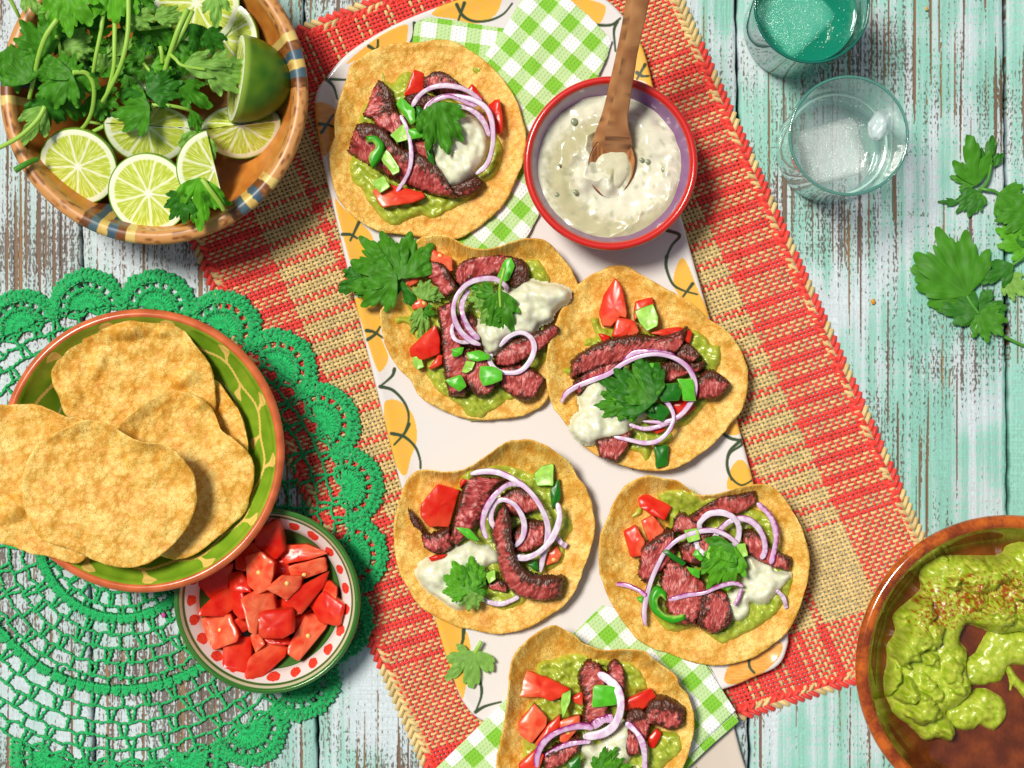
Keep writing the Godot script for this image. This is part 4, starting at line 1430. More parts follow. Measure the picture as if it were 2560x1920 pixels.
	for q in 26:
		var x := rng.randf_range(120, 1250)
		var y := rng.randf_range(-40, 640)
		if (x - 700) * (x - 700) / 360000.0 + (y - 300) * (y - 300) / 110000.0 > 1.0: continue
		var an := rng.randf() * TAU
		var l := rng.randf_range(120, 190)
		leaf(s, [x, y, rng.randf_range(0.068, 0.080)], [x + cos(an) * l, y + sin(an) * l, rng.randf_range(0.066, 0.080)], rng.randf_range(0.7, 1.0), [0, 0, 1, 2, 3][rng.randi() % 5], rng.randi() % 6)
	# on the table at the right
	F(1760, 300, 0.36166)
	s = sprig("cilantro sprig with a curled top leaf at the table's right", [1915, 490, 0.004])
	leaf(s, [1880, 455, 0.006], [1830, 105, 0.012], 0.8, 0, 2)
	leaf(s, [1960, 330, 0.004], [2000, 90, 0.004], 0.7, 2, 0)
	leaf(s, [1880, 450, 0.005], [1700, 390, 0.004], 0.6, 0, 2)
	leaf(s, [1905, 490, 0.005], [1750, 640, 0.004], 0.8, 2, 3)
	leaf(s, [1760, 570, 0.003], [1615, 565, 0.003], 0.4, 2, 2)
	leaf(s, [1900, 500, 0.005], [1880, 650, 0.004], 0.7, 0, 0)
	stem(s, [1900, 470, 0.003, 1950, 482, 0.005, 2010, 492, 0.005, 2080, 545, 0.004], 0.0013, 1)
	stem(s, [1910, 490, 0.003, 1960, 420, 0.006, 1985, 310, 0.008], 0.0013, 1)
	s = sprig("yellowish cilantro leaves cut by the picture's right edge", [2040, 520, 0.004])
	leaf(s, [2035, 510, 0.005], [2290, 690, 0.006], 0.75, 0, 1)
	leaf(s, [2280, 640, 0.006], [2020, 700, 0.008], 0.75, 0, 3)
	leaf(s, [2290, 860, 0.005], [2000, 740, 0.006], 0.8, 3, 1)
	leaf(s, [2200, 880, 0.006], [2240, 760, 0.004], 0.8, 2, 0)
	stem(s, [2290, 860, 0.004, 2190, 960, 0.005, 2120, 1010, 0.005], 0.0013, 1)
	s = sprig("large flat cilantro leaf on the table above the brown bowl", [1900, 1330, 0.004])
	leaf(s, [1825, 1215, 0.006], [1610, 760, 0.007], 0.92, 0, 3)
	leaf(s, [1790, 1170, 0.004], [1390, 1010, 0.005], 0.7, 0, 4)
	leaf(s, [1890, 1330, 0.006], [1560, 1190, 0.004], 0.62, 2, 1)
	leaf(s, [1890, 1350, 0.006], [1750, 1420, 0.004], 0.95, 0, 0)
	leaf(s, [1900, 1330, 0.006], [2080, 1500, 0.008], 0.9, 0, 1)
	leaf(s, [1900, 1300, 0.004], [2120, 1290, 0.006], 0.9, 2, 4)
	stem(s, [1790, 1170, 0.004, 1850, 1270, 0.0055, 1900, 1340, 0.006], 0.0013, 1)
	stem(s, [1905, 1380, 0.004, 1880, 1440, 0.005, 1860, 1505, 0.004], 0.0018, 1)
	stem(s, [1900, 1350, 0.002, 2010, 1455, 0.003, 2100, 1510, 0.003, 2300, 1600, 0.003], 0.0013, 1)
	s = sprig("small two tone cilantro leaf beside the large flat one", [2100, 1060, 0.005])
	leaf(s, [2140, 1000, 0.006], [1920, 1130, 0.006], 0.8, 2, 2)
	leaf(s, [2090, 1090, 0.004], [2230, 1230, 0.005], 0.8, 1, 1)
	# on the platter
	F(820, 540, 0.3255)
	s = sprig("big dark cilantro leaf between the top two left tostadas", [570, 485, 0.03])
	leaf(s, [580, 480, 0.034], [640, 95, 0.032], 0.95, 0, 1)
	leaf(s, [560, 480, 0.034], [240, 170, 0.028], 0.85, 0, 3)
	leaf(s, [530, 470, 0.035], [120, 560, 0.026], 0.85, 0, 1)
	leaf(s, [560, 490, 0.030], [430, 700, 0.024], 1.2, 2, 0)
	leaf(s, [260, 470, 0.025], [60, 600, 0.021], 0.8, 2, 4)
	F(900, 1480, 0.265)
	s = sprig("cilantro leaf lying alone on the platter's lower left corner", [1070, 560, 0.014])
	leaf(s, [1030, 590, 0.015], [800, 620, 0.017], 0.85, 1, 0)
	leaf(s, [1080, 560, 0.017], [1050, 955, 0.016], 0.75, 1, 4)
	leaf(s, [1060, 590, 0.017], [810, 840, 0.015], 0.7, 1, 2)
	stem(s, [1085, 575, 0.016, 1115, 520, 0.017, 1145, 465, 0.017], 0.0016)


# ---- tomato dice and chips
func diced() -> void:
	F(0, 1240, 0.40984)
	var g := "tomato dice in the small dotted bowl"
	var rows := [
		[[1680, 650, 1760, 620, 1830, 710, 1720, 760], 11, "tomato dice buried in the middle of the heap", 0],
		[[1780, 750, 1850, 720, 1900, 690, 1870, 760, 1790, 830], 10, "dark tomato sliver behind the long right dice", 0],
		[[1200, 520, 1330, 440, 1420, 420, 1380, 560, 1280, 620], 13, "tomato dice half under the chip bowl's rim", 0],
		[[1570, 220, 1700, 150, 1725, 330, 1680, 380, 1600, 370, 1560, 290], 22, "dark red tomato dice at the top of the dotted bowl", 0],
		[[1650, 400, 1740, 390, 1770, 450, 1730, 520, 1660, 500], 13, "tomato dice in the gap below the top one", 0],
		[[1720, 310, 1860, 300, 1985, 350, 1900, 380, 1750, 410, 1720, 380], 15, "flat tomato dice at the upper right of the dotted bowl", 1],
		[[1770, 430, 1970, 380, 1980, 460, 1860, 500, 1790, 490], 16, "seedy tomato strip below the flat upper right dice", 2],
		[[1440, 330, 1560, 290, 1590, 340, 1510, 400, 1500, 450, 1440, 440], 18, "pale tomato dice left of the dark top one", 1],
		[[1500, 380, 1590, 350, 1670, 410, 1660, 490, 1640, 560, 1570, 590, 1510, 540], 25, "rounded juicy tomato dice with a seed near the centre top", 2],
		[[1400, 480, 1470, 465, 1510, 530, 1530, 580, 1430, 580, 1405, 560], 18, "red tomato dice below the chip bowl's rim", 0],
		[[1750, 630, 1830, 560, 1985, 480, 1960, 560, 1840, 710, 1790, 660], 19, "long pointed tomato dice right of centre", 0],
		[[1635, 560, 1720, 490, 1830, 500, 1820, 560, 1750, 630, 1700, 600], 25, "pale salmon tomato dice at the middle of the heap", 2],
		[[1960, 540, 2010, 520, 2050, 560, 2050, 620, 1970, 580], 14, "small rounded tomato dice at the far right", 1],
		[[1230, 690, 1310, 610, 1400, 560, 1410, 690, 1360, 730, 1230, 720], 16, "wedge shaped tomato dice at the left side", 0],
		[[1410, 580, 1480, 590, 1520, 730, 1460, 750, 1420, 700], 20, "upright red tomato dice left of centre", 0],
		[[1230, 760, 1400, 730, 1450, 840, 1440, 880, 1280, 940, 1240, 850], 15, "wet square tomato dice with a green fleck at lower left", 2],
		[[1430, 760, 1500, 720, 1530, 800, 1480, 830], 12, "small tomato dice between the wet square and the centre", 1],
		[[1480, 630, 1560, 590, 1650, 590, 1670, 700, 1590, 720, 1570, 830, 1530, 810], 24, "tall pale tomato dice at the centre of the heap", 2],
		[[1890, 670, 1980, 590, 2095, 660, 2070, 780, 1960, 770], 17, "dark red tomato dice against the right wall", 0],
		[[1770, 910, 1870, 730, 1990, 760, 1970, 820, 1830, 990, 1770, 950], 14, "long tomato dice with a seed at lower right", 2],
		[[1600, 870, 1740, 850, 1780, 900, 1720, 910, 1640, 900], 12, "thin tomato sliver under the glossy cube", 0],
		[[1525, 860, 1570, 820, 1615, 900, 1560, 950], 13, "pale tomato bit between the two lowest dice", 2],
		[[1570, 750, 1610, 710, 1770, 700, 1775, 830, 1720, 860, 1610, 860, 1575, 820], 26, "glossy red tomato cube on top of the heap", 0],
		[[1370, 890, 1520, 880, 1525, 1000, 1510, 1070, 1370, 1040], 15, "orange red tomato cube at the bottom left of the dotted bowl", 0],
		[[1510, 1080, 1530, 990, 1650, 890, 1730, 940, 1720, 990, 1610, 1090, 1520, 1100], 14, "leaning tomato dice at the very bottom of the dotted bowl", 1]]
	for q in rows:
		var big := pairs(q[0])
		var m := Vector2.ZERO
		for p in big: m += p / big.size()
		var wider := []
		for p in big:
			wider.append(m.x + (p.x - m.x) * 1.15)
			wider.append(m.y + (p.y - m.y) * 1.15)
		tomato(wider, 0.0105, q[1] * 0.0011, q[2], q[3], Vector2(rng.randf_range(-0.55, 0.55), rng.randf_range(-0.35, 0.55)), g)

func tomato(a: Array, y: float, h: float, label: String, kind: int, tilt := Vector2.ZERO, group := "") -> void:
	var deep := S3(0.80, 0.11, 0.07)
	var fl := S3(0.88, 0.27, 0.16)
	var pale := S3(0.91, 0.44, 0.29)
	var pp := flat(a, y + h)
	var mid := Vector2.ZERO
	for q in pp: mid += q / pp.size()
	var lean := Vector2.from_angle(rng.randf() * TAU) * 100.0
	var tone := rng.randf() * 30.0
	var o := obj("tomato_piece", chunk(a, y, h, tilt, 0.0009, func(t: float, an: float, p: Vector2, n: float) -> Color:
		var k := nz.get_noise_2d(p.x * 110.0, p.y * 110.0 + tone)
		var side := (p - mid).dot(lean)
		var streak := ss(0.1, 0.6, nz.get_noise_2d(p.dot(lean) * 3.3, p.cross(lean) * 0.9 + tone))
		if kind == 0: return deep.lerp(fl, clampf(0.25 + k * 0.5, 0, 1)).lerp(S3(0.90, 0.40, 0.24), 0.35 * ss(0.2, 1.0, side)) if t < 1.06 else fl.lerp(pale, clampf(0.6 + k, 0, 1))
		if kind == 1: return deep.lerp(fl, clampf(0.6 + k * 0.6, 0, 1)).lerp(pale, 0.75 * ss(-0.1, 0.9, side + k * 0.5)).lerp(pale, streak * 0.15) if t < 1.03 else deep
		return fl.lerp(pale, clampf(0.55 + k * 1.0, 0, 1)).lerp(S3(0.95, 0.58, 0.42), streak * 0.4).lerp(deep, 0.3 * ss(0.2, 0.8, -k)) if t < 1.03 else deep.lerp(fl, 0.3)), M.tomato)
	tag(o, label, "tomato", group)
	if kind == 2 and rng.randf() < 0.6:
		var c := Vector2.ZERO
		for p in pairs(a): c += p / (a.size() * 0.5)
		var w := W(c.x, c.y, y + h + 0.0004) + Vector3(rng.randf_range(-.003, .003), 0, rng.randf_range(-.003, .003))
		var sm := SphereMesh.new()
		sm.radius = 0.0016
		sm.height = 0.0014
		sm.radial_segments = 10
		sm.rings = 5
		obj("seed", sm, M.seed, o, w)

func shell(label: String, called: String, a: Array, y: float, slope: Vector2, curls: Array, blisters: Array, group: String) -> Tostada:
	# a fried corn shell: wavy disc with thickness, curled edge and blisters
	var t := Tostada.new()
	t.y = y
	t.curls = curls
	var first := spline(flat(a, y), a.size() * 2, true)
	var c := Vector2.ZERO
	for p in first: c += p / first.size()
	var lo := first[0]
	var hi := first[0]
	for p in first:
		lo = lo.min(p)
		hi = hi.max(p)
	c = c * 0.4 + (lo + hi) * 0.3
	t.c = c
	# outline again, each point at the height its edge has curled to
	var pts := PackedVector2Array()
	for p in pairs(a):
		var d := P2(p.x, p.y, y) - c
		pts.append(P2(p.x, p.y, y + t.lift(d.angle()) + slope.dot(d)))
	pts = spline(pts, a.size() * 3, true)
	if area2(pts) < 0.0: pts.reverse()
	var n := 128
	for j in n:
		var dir := Vector2.from_angle(TAU * j / n)
		var best := 0.02
		for i in pts.size():
			var hit = Geometry2D.segment_intersects_segment(c, c + dir * 0.3, pts[i], pts[(i + 1) % pts.size()])
			if hit != null: best = maxf(best, (hit as Vector2).distance_to(c))
		t.reach.append(best)
	var spots := []
	for b in blisters:
		spots.append([P2(b[0], b[1], y), b[2] * step * K, b[3] * step * K, b[4], deg_to_rad(b[5])])
	var seed_ := rng.randf() * 50.0
	var surf := func(s: float, a2: float) -> Vector3:
		var under := s > 0.86
		var q := s / 0.83 if s < 0.83 else 1.0 + 0.004 * sin((s - 0.83) / 0.03 * PI) if s < 0.86 else 1.0 - (s - 0.86) / 0.14 * 0.9
		q = minf(q, 1.004)
		var r := t.edge(a2) * q * (1.0 + 0.008 * nz.get_noise_2d(cos(a2) * 7.0 + seed_, sin(a2) * 7.0) * q)
		var p := c + Vector2(cos(a2), sin(a2)) * r
		var yy := y + t.lift(a2) * q * q * q * q + 0.0022 * pow(q, 8.0) * (0.6 + nz.get_noise_1d(a2 * 2.0)) + slope.dot(p - c)
		yy += 0.0016 * nz.get_noise_2d(p.x * 50.0 + seed_, p.y * 50.0) + 0.0007 * q * nz.get_noise_2d(p.x * 160.0, p.y * 160.0 + seed_)
		if not under:
			yy += 0.00035 * nz.get_noise_2d(p.x * 120.0 + seed_, p.y * 120.0) * ss(0.02, 0.3, q) - 0.0006 * ss(0.96, 1.0, q)
			for b in spots:
				var d: Vector2 = (p - b[0]).rotated(-b[4])
				var e := Vector2(d.x / b[1], d.y / b[2]).length()
				if e < 1.0: yy += b[3] * (1.0 - e * e) * (1.0 - 0.3 * e * e)
		var th := 0.0024
		yy += (0.0 if under else th * (1.0 - clampf((s - 0.83) / 0.03, 0.0, 1.0)))
		return Vector3(p.x, yy, p.y)
	var uvs := func(_s: float, _a: float, p: Vector3) -> Vector2:
		return Vector2(p.x + seed_, p.z + p.y * 0.5) / 0.115
	var toast := func(s: float, a2: float, p: Vector3) -> Color:
		var e := ss(0.78, 0.825, s)
		var k := nz.get_noise_2d(p.x * 60.0 + seed_, p.z * 60.0)
		var col := Color(1, 1, 1).lerp(Color(0.93, 0.80, 0.58), ss(0.0, 0.6, k))
		if called == "tostada_shell": col = col * Color(1.06, 1.10, 1.22)
		return col.lerp(Color(1.12, 1.06, 0.98), e * 0.8)
	var o := obj(called, polar(surf, 64, 150, toast, uvs), M.shell)
	tag(o, label, "tostada", group)
	return t

func chips() -> void:
	F(0, 640, 0.3857)
	var g := "plain corn tostada shells in the green bowl"
	shell("darker corn shell mostly hidden at the green bowl's right", "tostada_shell", [1380, 800, 1480, 900, 1550, 1000, 1590, 1110, 1610, 1250, 1560, 1350, 1400, 1400, 1200, 1300, 1120, 1100, 1200, 900], 0.036, Vector2(0.25, 0), [], [], g)
	shell("blistered corn shell at the back of the green bowl", "tostada_shell", [360, 690, 420, 590, 500, 500, 640, 430, 800, 410, 950, 400, 1050, 390, 1130, 430, 1210, 500, 1290, 600, 1360, 700, 1390, 800, 1400, 900, 1400, 980, 1300, 1080, 1100, 1140, 800, 1150, 560, 1100, 430, 1030, 390, 930, 345, 820, 340, 740], 0.044, Vector2(0, -0.14), [[-90, 70, 0.006]], [[840, 490, 160, 62, 0.006, -5], [640, 700, 62, 110, 0.004, 20], [460, 890, 80, 110, 0.0035, -20], [1210, 790, 120, 80, 0.005, -20], [1060, 500, 50, 40, 0.003, 0], [580, 530, 50, 40, 0.002, 0]], g)
	shell("corn shell leaning over the green bowl's left rim", "tostada_shell", [-60, 990, 60, 965, 160, 960, 260, 965, 340, 1000, 430, 1040, 540, 1055, 610, 1150, 640, 1400, 640, 1750, 552, 1967, 457, 1985, 330, 1945, 213, 1927, 100, 1885, 0, 1853, -120, 1750, -180, 1500, -160, 1200], 0.0625, Vector2(-0.10, 0), [[-60, 40, 0.008]], [[90, 1640, 130, 90, 0.005, -30], [380, 1110, 70, 50, 0.004, 20]], g)
	shell("curled corn shell at the green bowl's right with raised left edge", "tostada_shell", [770, 1110, 850, 1020, 960, 940, 1080, 880, 1210, 880, 1300, 920, 1370, 980, 1410, 1060, 1440, 1130, 1510, 1180, 1590, 1250, 1640, 1330, 1650, 1450, 1620, 1560, 1594, 1651, 1488, 1758, 1361, 1864, 1275, 1927, 1180, 1960, 1063, 1950, 900, 1850, 800, 1600, 760, 1300], 0.050, Vector2(0.0, 0), [[-150, 50, 0.014], [-20, 30, 0.006], [20, 50, -0.004]], [[1300, 960, 60, 50, 0.003, 0]], g)
	shell("large corn shell lying on top in the green bowl's front", "tostada_shell", [145, 1480, 160, 1400, 200, 1290, 250, 1210, 330, 1160, 440, 1110, 540, 1065, 640, 1065, 720, 1100, 790, 1140, 860, 1180, 960, 1210, 1060, 1220, 1140, 1260, 1210, 1340, 1260, 1420, 1278, 1556, 1265, 1651, 1200, 1779, 1073, 1916, 957, 1991, 807, 2018, 638, 1981, 457, 1895, 276, 1833, 202, 1726, 159, 1620], 0.071, Vector2(0.0, 0), [[-40, 35, 0.012], [-110, 40, 0.006], [90, 60, -0.004]], [[860, 1330, 60, 50, 0.002, 0]], g)


# ---- what lies on the tostadas; z is in millimetres above the shell
func guacamole(a: Array, h := 4.5, label := "", more := "") -> void:
	var lumps := func(p: Vector2, _d: float) -> float:
		return 0.0030 * nz.get_noise_2d(p.x * 90.0, p.y * 90.0) + 0.0008 * nz.get_noise_2d(p.x * 200.0, p.y * 200.0) + 0.0002 * nz.get_noise_2d(p.x * 400.0 + 5.0, p.y * 400.0)
	var shade := func(p: Vector2, d: float, _y: float) -> Color:
		var n := nz.get_noise_2d(p.x * 170.0, p.y * 170.0)
		var k := S3(0.68, 0.73, 0.25).lerp(S3(0.54, 0.62, 0.13), clampf(0.5 + n, 0, 1))
		k = k.lerp(S3(0.74, 0.75, 0.36), ss(0.15, 0.6, nz.get_noise_2d(p.x * 360.0, p.y * 360.0 + 7.0)))
		if nc.get_noise_2d(p.x * 1500.0, p.y * 1500.0) < -0.96: k = S3(0.22, 0.3, 0.06)
		return k.lerp(S3(0.70, 0.66, 0.20), 0.5 * ss(0.004, 0.0, d))
	var base := func(p: Vector2) -> float: return tost.h(p) + 0.0022
	var o := obj("guacamole_smear", blob(a, base, h * 0.001, 0.007, 0.00105, lumps, shade), M.guac)
	tag(o, (label if label else "green guacamole spread under the toppings") + " on " + spot, "guacamole", more)

func steak(what: String, a: Array, b: Array, z: float, ha := 7.0, hb := 7.0, ca := 0.25, cb := 0.0, ce := 0.05, hump := 0.6) -> void:
	var y := tost.y + 0.003 + z * 0.001
	var fa := flat(a)
	var length := 0.0
	for i in fa.size() - 1: length += fa[i].distance_to(fa[i + 1])
	var wide := fa[fa.size() / 2].distance_to(flat(b)[b.size() / 4])
	var s := rng.randf() * 40.0
	var tint := rng.randf_range(0.0, 1.0)
	var shade := func(u: float, v: float, p: Vector2) -> Array:
		var n := nz.get_noise_2d(p.x * 230.0 + s, p.y * 230.0)
		var f := nz.get_noise_2d(u * length * 620.0 + n * 0.9 + v * 2.0 + s, v * wide * 95.0)
		var big := nz.get_noise_2d(p.x * 90.0, p.y * 90.0 + s)
		var m := minf(u, 1.0 - u)
		var e := maxf(maxf(ca * 1.0 - v, v - (1.0 - cb)) / 0.10 if maxf(ca, cb) > 0.0 else -9.0, (ce - m) / 0.05)
		if cb <= 0.0: e = maxf((ca - v) / 0.10, (ce - m) / 0.05)
		if ca <= 0.0: e = maxf((v - 1.0 + cb) / 0.10, (ce - m) / 0.05)
		if v > 0.95 or v < 0.05: e = maxf(e, 0.25)
		var crust := ss(-0.6, 0.7, e + 0.45 + n * 2.2 + big * 0.9)
		var pink := S3(0.73, 0.29, 0.28).lerp(S3(0.55, 0.14, 0.14), clampf(0.4 + big * 1.0, 0, 1)).lerp(S3(0.70, 0.32, 0.26), tint * 0.5)
		pink = pink.lerp(S3(0.90, 0.54, 0.52), 0.6 * ss(0.08, 0.5, f)).lerp(S3(0.50, 0.13, 0.12), 0.6 * ss(0.05, 0.45, -f))
		var g := nz.get_noise_2d(p.x * 800.0, p.y * 800.0 + s)
		var dark := S3(0.38, 0.19, 0.11).lerp(S3(0.17, 0.08, 0.05), clampf(0.5 + g * 1.3, 0, 1)).lerp(S3(0.48, 0.22, 0.12), ss(0.25, 0.6, nz.get_noise_2d(p.x * 420.0 + 20.0, p.y * 420.0)) * 0.7)
		return [pink.lerp(dark, crust), (0.00042 * f * (1.0 - crust) + 0.0010 * g * crust + 0.0012 * big)]
	var nu := clampi(int(length / 0.00052), 40, 140)
	var nv := clampi(int(wide / 0.0008), 16, 44)
	var o := obj("steak_slice", loft(a, b, y, ha * 0.001, hb * 0.001, nu, nv, 0.0012, hump * 0.001, shade), M.steak)
	tag(o, what + " on " + spot, "steak")

func tom(what: String, a: Array, z: float, h: float, kind := 0, tx := 0.0, tz := 0.0) -> void:
	tomato(a, tost.y + 0.0025 + z * 0.001, h * 0.001, what + " on " + spot, kind, Vector2(tx, tz))

func pepper(what: String, a: Array, z: float, h := 3.2, kind := 0, tx := 0.0, tz := 0.0) -> void:
	# kind 0: glossy skin up; 1: pale flesh up; 2: dark skin
	var skin: Color = [S3(0.32, 0.70, 0.15), S3(0.60, 0.80, 0.32), S3(0.13, 0.42, 0.10)][kind]
	var side: Color = [S3(0.62, 0.80, 0.36), S3(0.22, 0.58, 0.10), S3(0.42, 0.64, 0.22)][kind]
	var o := obj("pepper_piece", chunk(a, tost.y + 0.003 + z * 0.001, h * 0.001, Vector2(tx, tz), 0.0009 if kind != 1 else -0.0006, func(t: float, _a: float, p: Vector2, n: float) -> Color:
		var k := nz.get_noise_2d(p.x * 200.0, p.y * 200.0)
		return (skin * (1.0 + 0.25 * k + (0.2 * n if kind == 1 else 0.0))) if t < 0.99 else side.lerp(skin, clampf(0.2 + k, 0, 1))), M.pepper)
	tag(o, what + " on " + spot, "green pepper")

func pepper_strip(what: String, a: Array, b: Array, z: float, h := 4.0) -> void:
	var o := obj("pepper_piece", loft(a, b, tost.y + 0.003 + z * 0.001, h * 0.001, h * 0.001, 36, 10, 0.0002, 1.0 * 0.001, func(_u: float, v: float, p: Vector2) -> Array:
		return [S3(0.20, 0.60, 0.10).lerp(S3(0.62, 0.82, 0.34), ss(0.55, 0.95, v + 0.2 * nz.get_noise_2d(p.x * 200.0, p.y * 200.0))), 0.0]), M.pepper)
	tag(o, what + " on " + spot, "green pepper")

func onion(what: String, path: Array, z0: float, zm: float, z1: float, width := 34.0, violet := 0.35, flip := false) -> void:
	var y := tost.y + 0.003
	var s := spline(pairs(path), 46)
	var turn := 0.0
	for i in range(1, s.size() - 1):
		turn += (s[i] - s[i - 1]).cross(s[i + 1] - s[i])
	var outer := (-1.0 if turn > 0.0 else 1.0) * (-1.0 if flip else 1.0)
	var p := PackedVector3Array()
	var rw := PackedFloat32Array()
	var rh := PackedFloat32Array()
	var ph := rng.randf() * 9.0
	for i in s.size():
		var t := float(i) / (s.size() - 1)
		var z := lerpf(lerpf(z0, zm, t * 2.0), z1, t * 2.0 - 1.0) if false else (z0 * (1 - t) * (1 - t) + (4.0 * zm - z0 - z1) * t * (1 - t) + z1 * t * t)
		z = z0 + (zm - z0) * ss(0, 0.5, t) if t < 0.5 else zm + (z1 - zm) * ss(0.5, 1.0, t)
		p.append(W(s[i].x, s[i].y, y + z * 0.001))
		var e := minf(1.0, minf(t, 1.0 - t) * 9.0 + 0.45)
		rw.append(width * 0.5 * step * K * e * (1.0 + 0.10 * sin(t * 11.0 + ph)))
		rh.append(0.0011 * e + 0.0003 * sin(t * 17.0 + ph))
	var shade := func(t: float, a: float) -> Color:
		var c := cos(a) * outer
		var n := nt.get_noise_2d(t * 260.0 + ph * 90.0, a * 12.0)
		var w := S3(0.90, 0.85, 0.89).lerp(S3(0.82, 0.62, 0.80), clampf(0.15 + violet * 0.9 + n * 0.9, 0, 1))
		return w.lerp(S3(0.58, 0.10, 0.46), ss(0.72 - violet * 0.85, 1.0 - violet * 0.6, c + n * 0.25))
	var o := obj("onion_ring", tube(p, rw, rh, 16, shade, 7.0), M.onion)
	tag(o, what + " on " + spot, "red onion")

func sauce(a: Array, h: float, z: float, what := "dollop of cream sauce") -> void:
	var lumps := func(p: Vector2, d: float) -> float:
		return (0.0050 * nz.get_noise_2d(p.x * 48.0, p.y * 48.0) + 0.0009 * nz.get_noise_2d(p.x * 130.0 + 3.0, p.y * 130.0)) * ss(0.0, 0.006, d) + 0.0001 * nz.get_noise_2d(p.x * 300.0, p.y * 300.0)
	var shade := func(p: Vector2, _d: float, _y: float) -> Color:
		var n := nz.get_noise_2d(p.x * 190.0, p.y * 190.0)
		var k := S3(0.90, 0.90, 0.81).lerp(S3(0.85, 0.85, 0.70), clampf(0.4 + n, 0, 1))
		var sp := nc.get_noise_2d(p.x * 1100.0, p.y * 1100.0)
		return k.lerp(S3(0.45, 0.52, 0.36), 0.8) if sp < -0.945 and n > 0.0 else k
	var base := func(p: Vector2) -> float: return tost.h(p) + 0.003 + z * 0.001
	var o := obj("sauce_dollop", blob(a, base, h * 0.001, 0.010, 0.0010, lumps, shade), M.cream)
	tag(o, what + " on " + spot, "sauce")

func topping_leaf(what: String, from: Array, to: Array, width: float, kind: int, shape: int, roll := 0.0) -> void:
	var o := leaf(null, [from[0], from[1], tost.y + from[2] * 0.001], [to[0], to[1], tost.y + to[2] * 0.001], width, kind, shape, roll)
	o.name = numbered("cilantro_leaf")
	tag(o, what + " on " + spot, "cilantro")

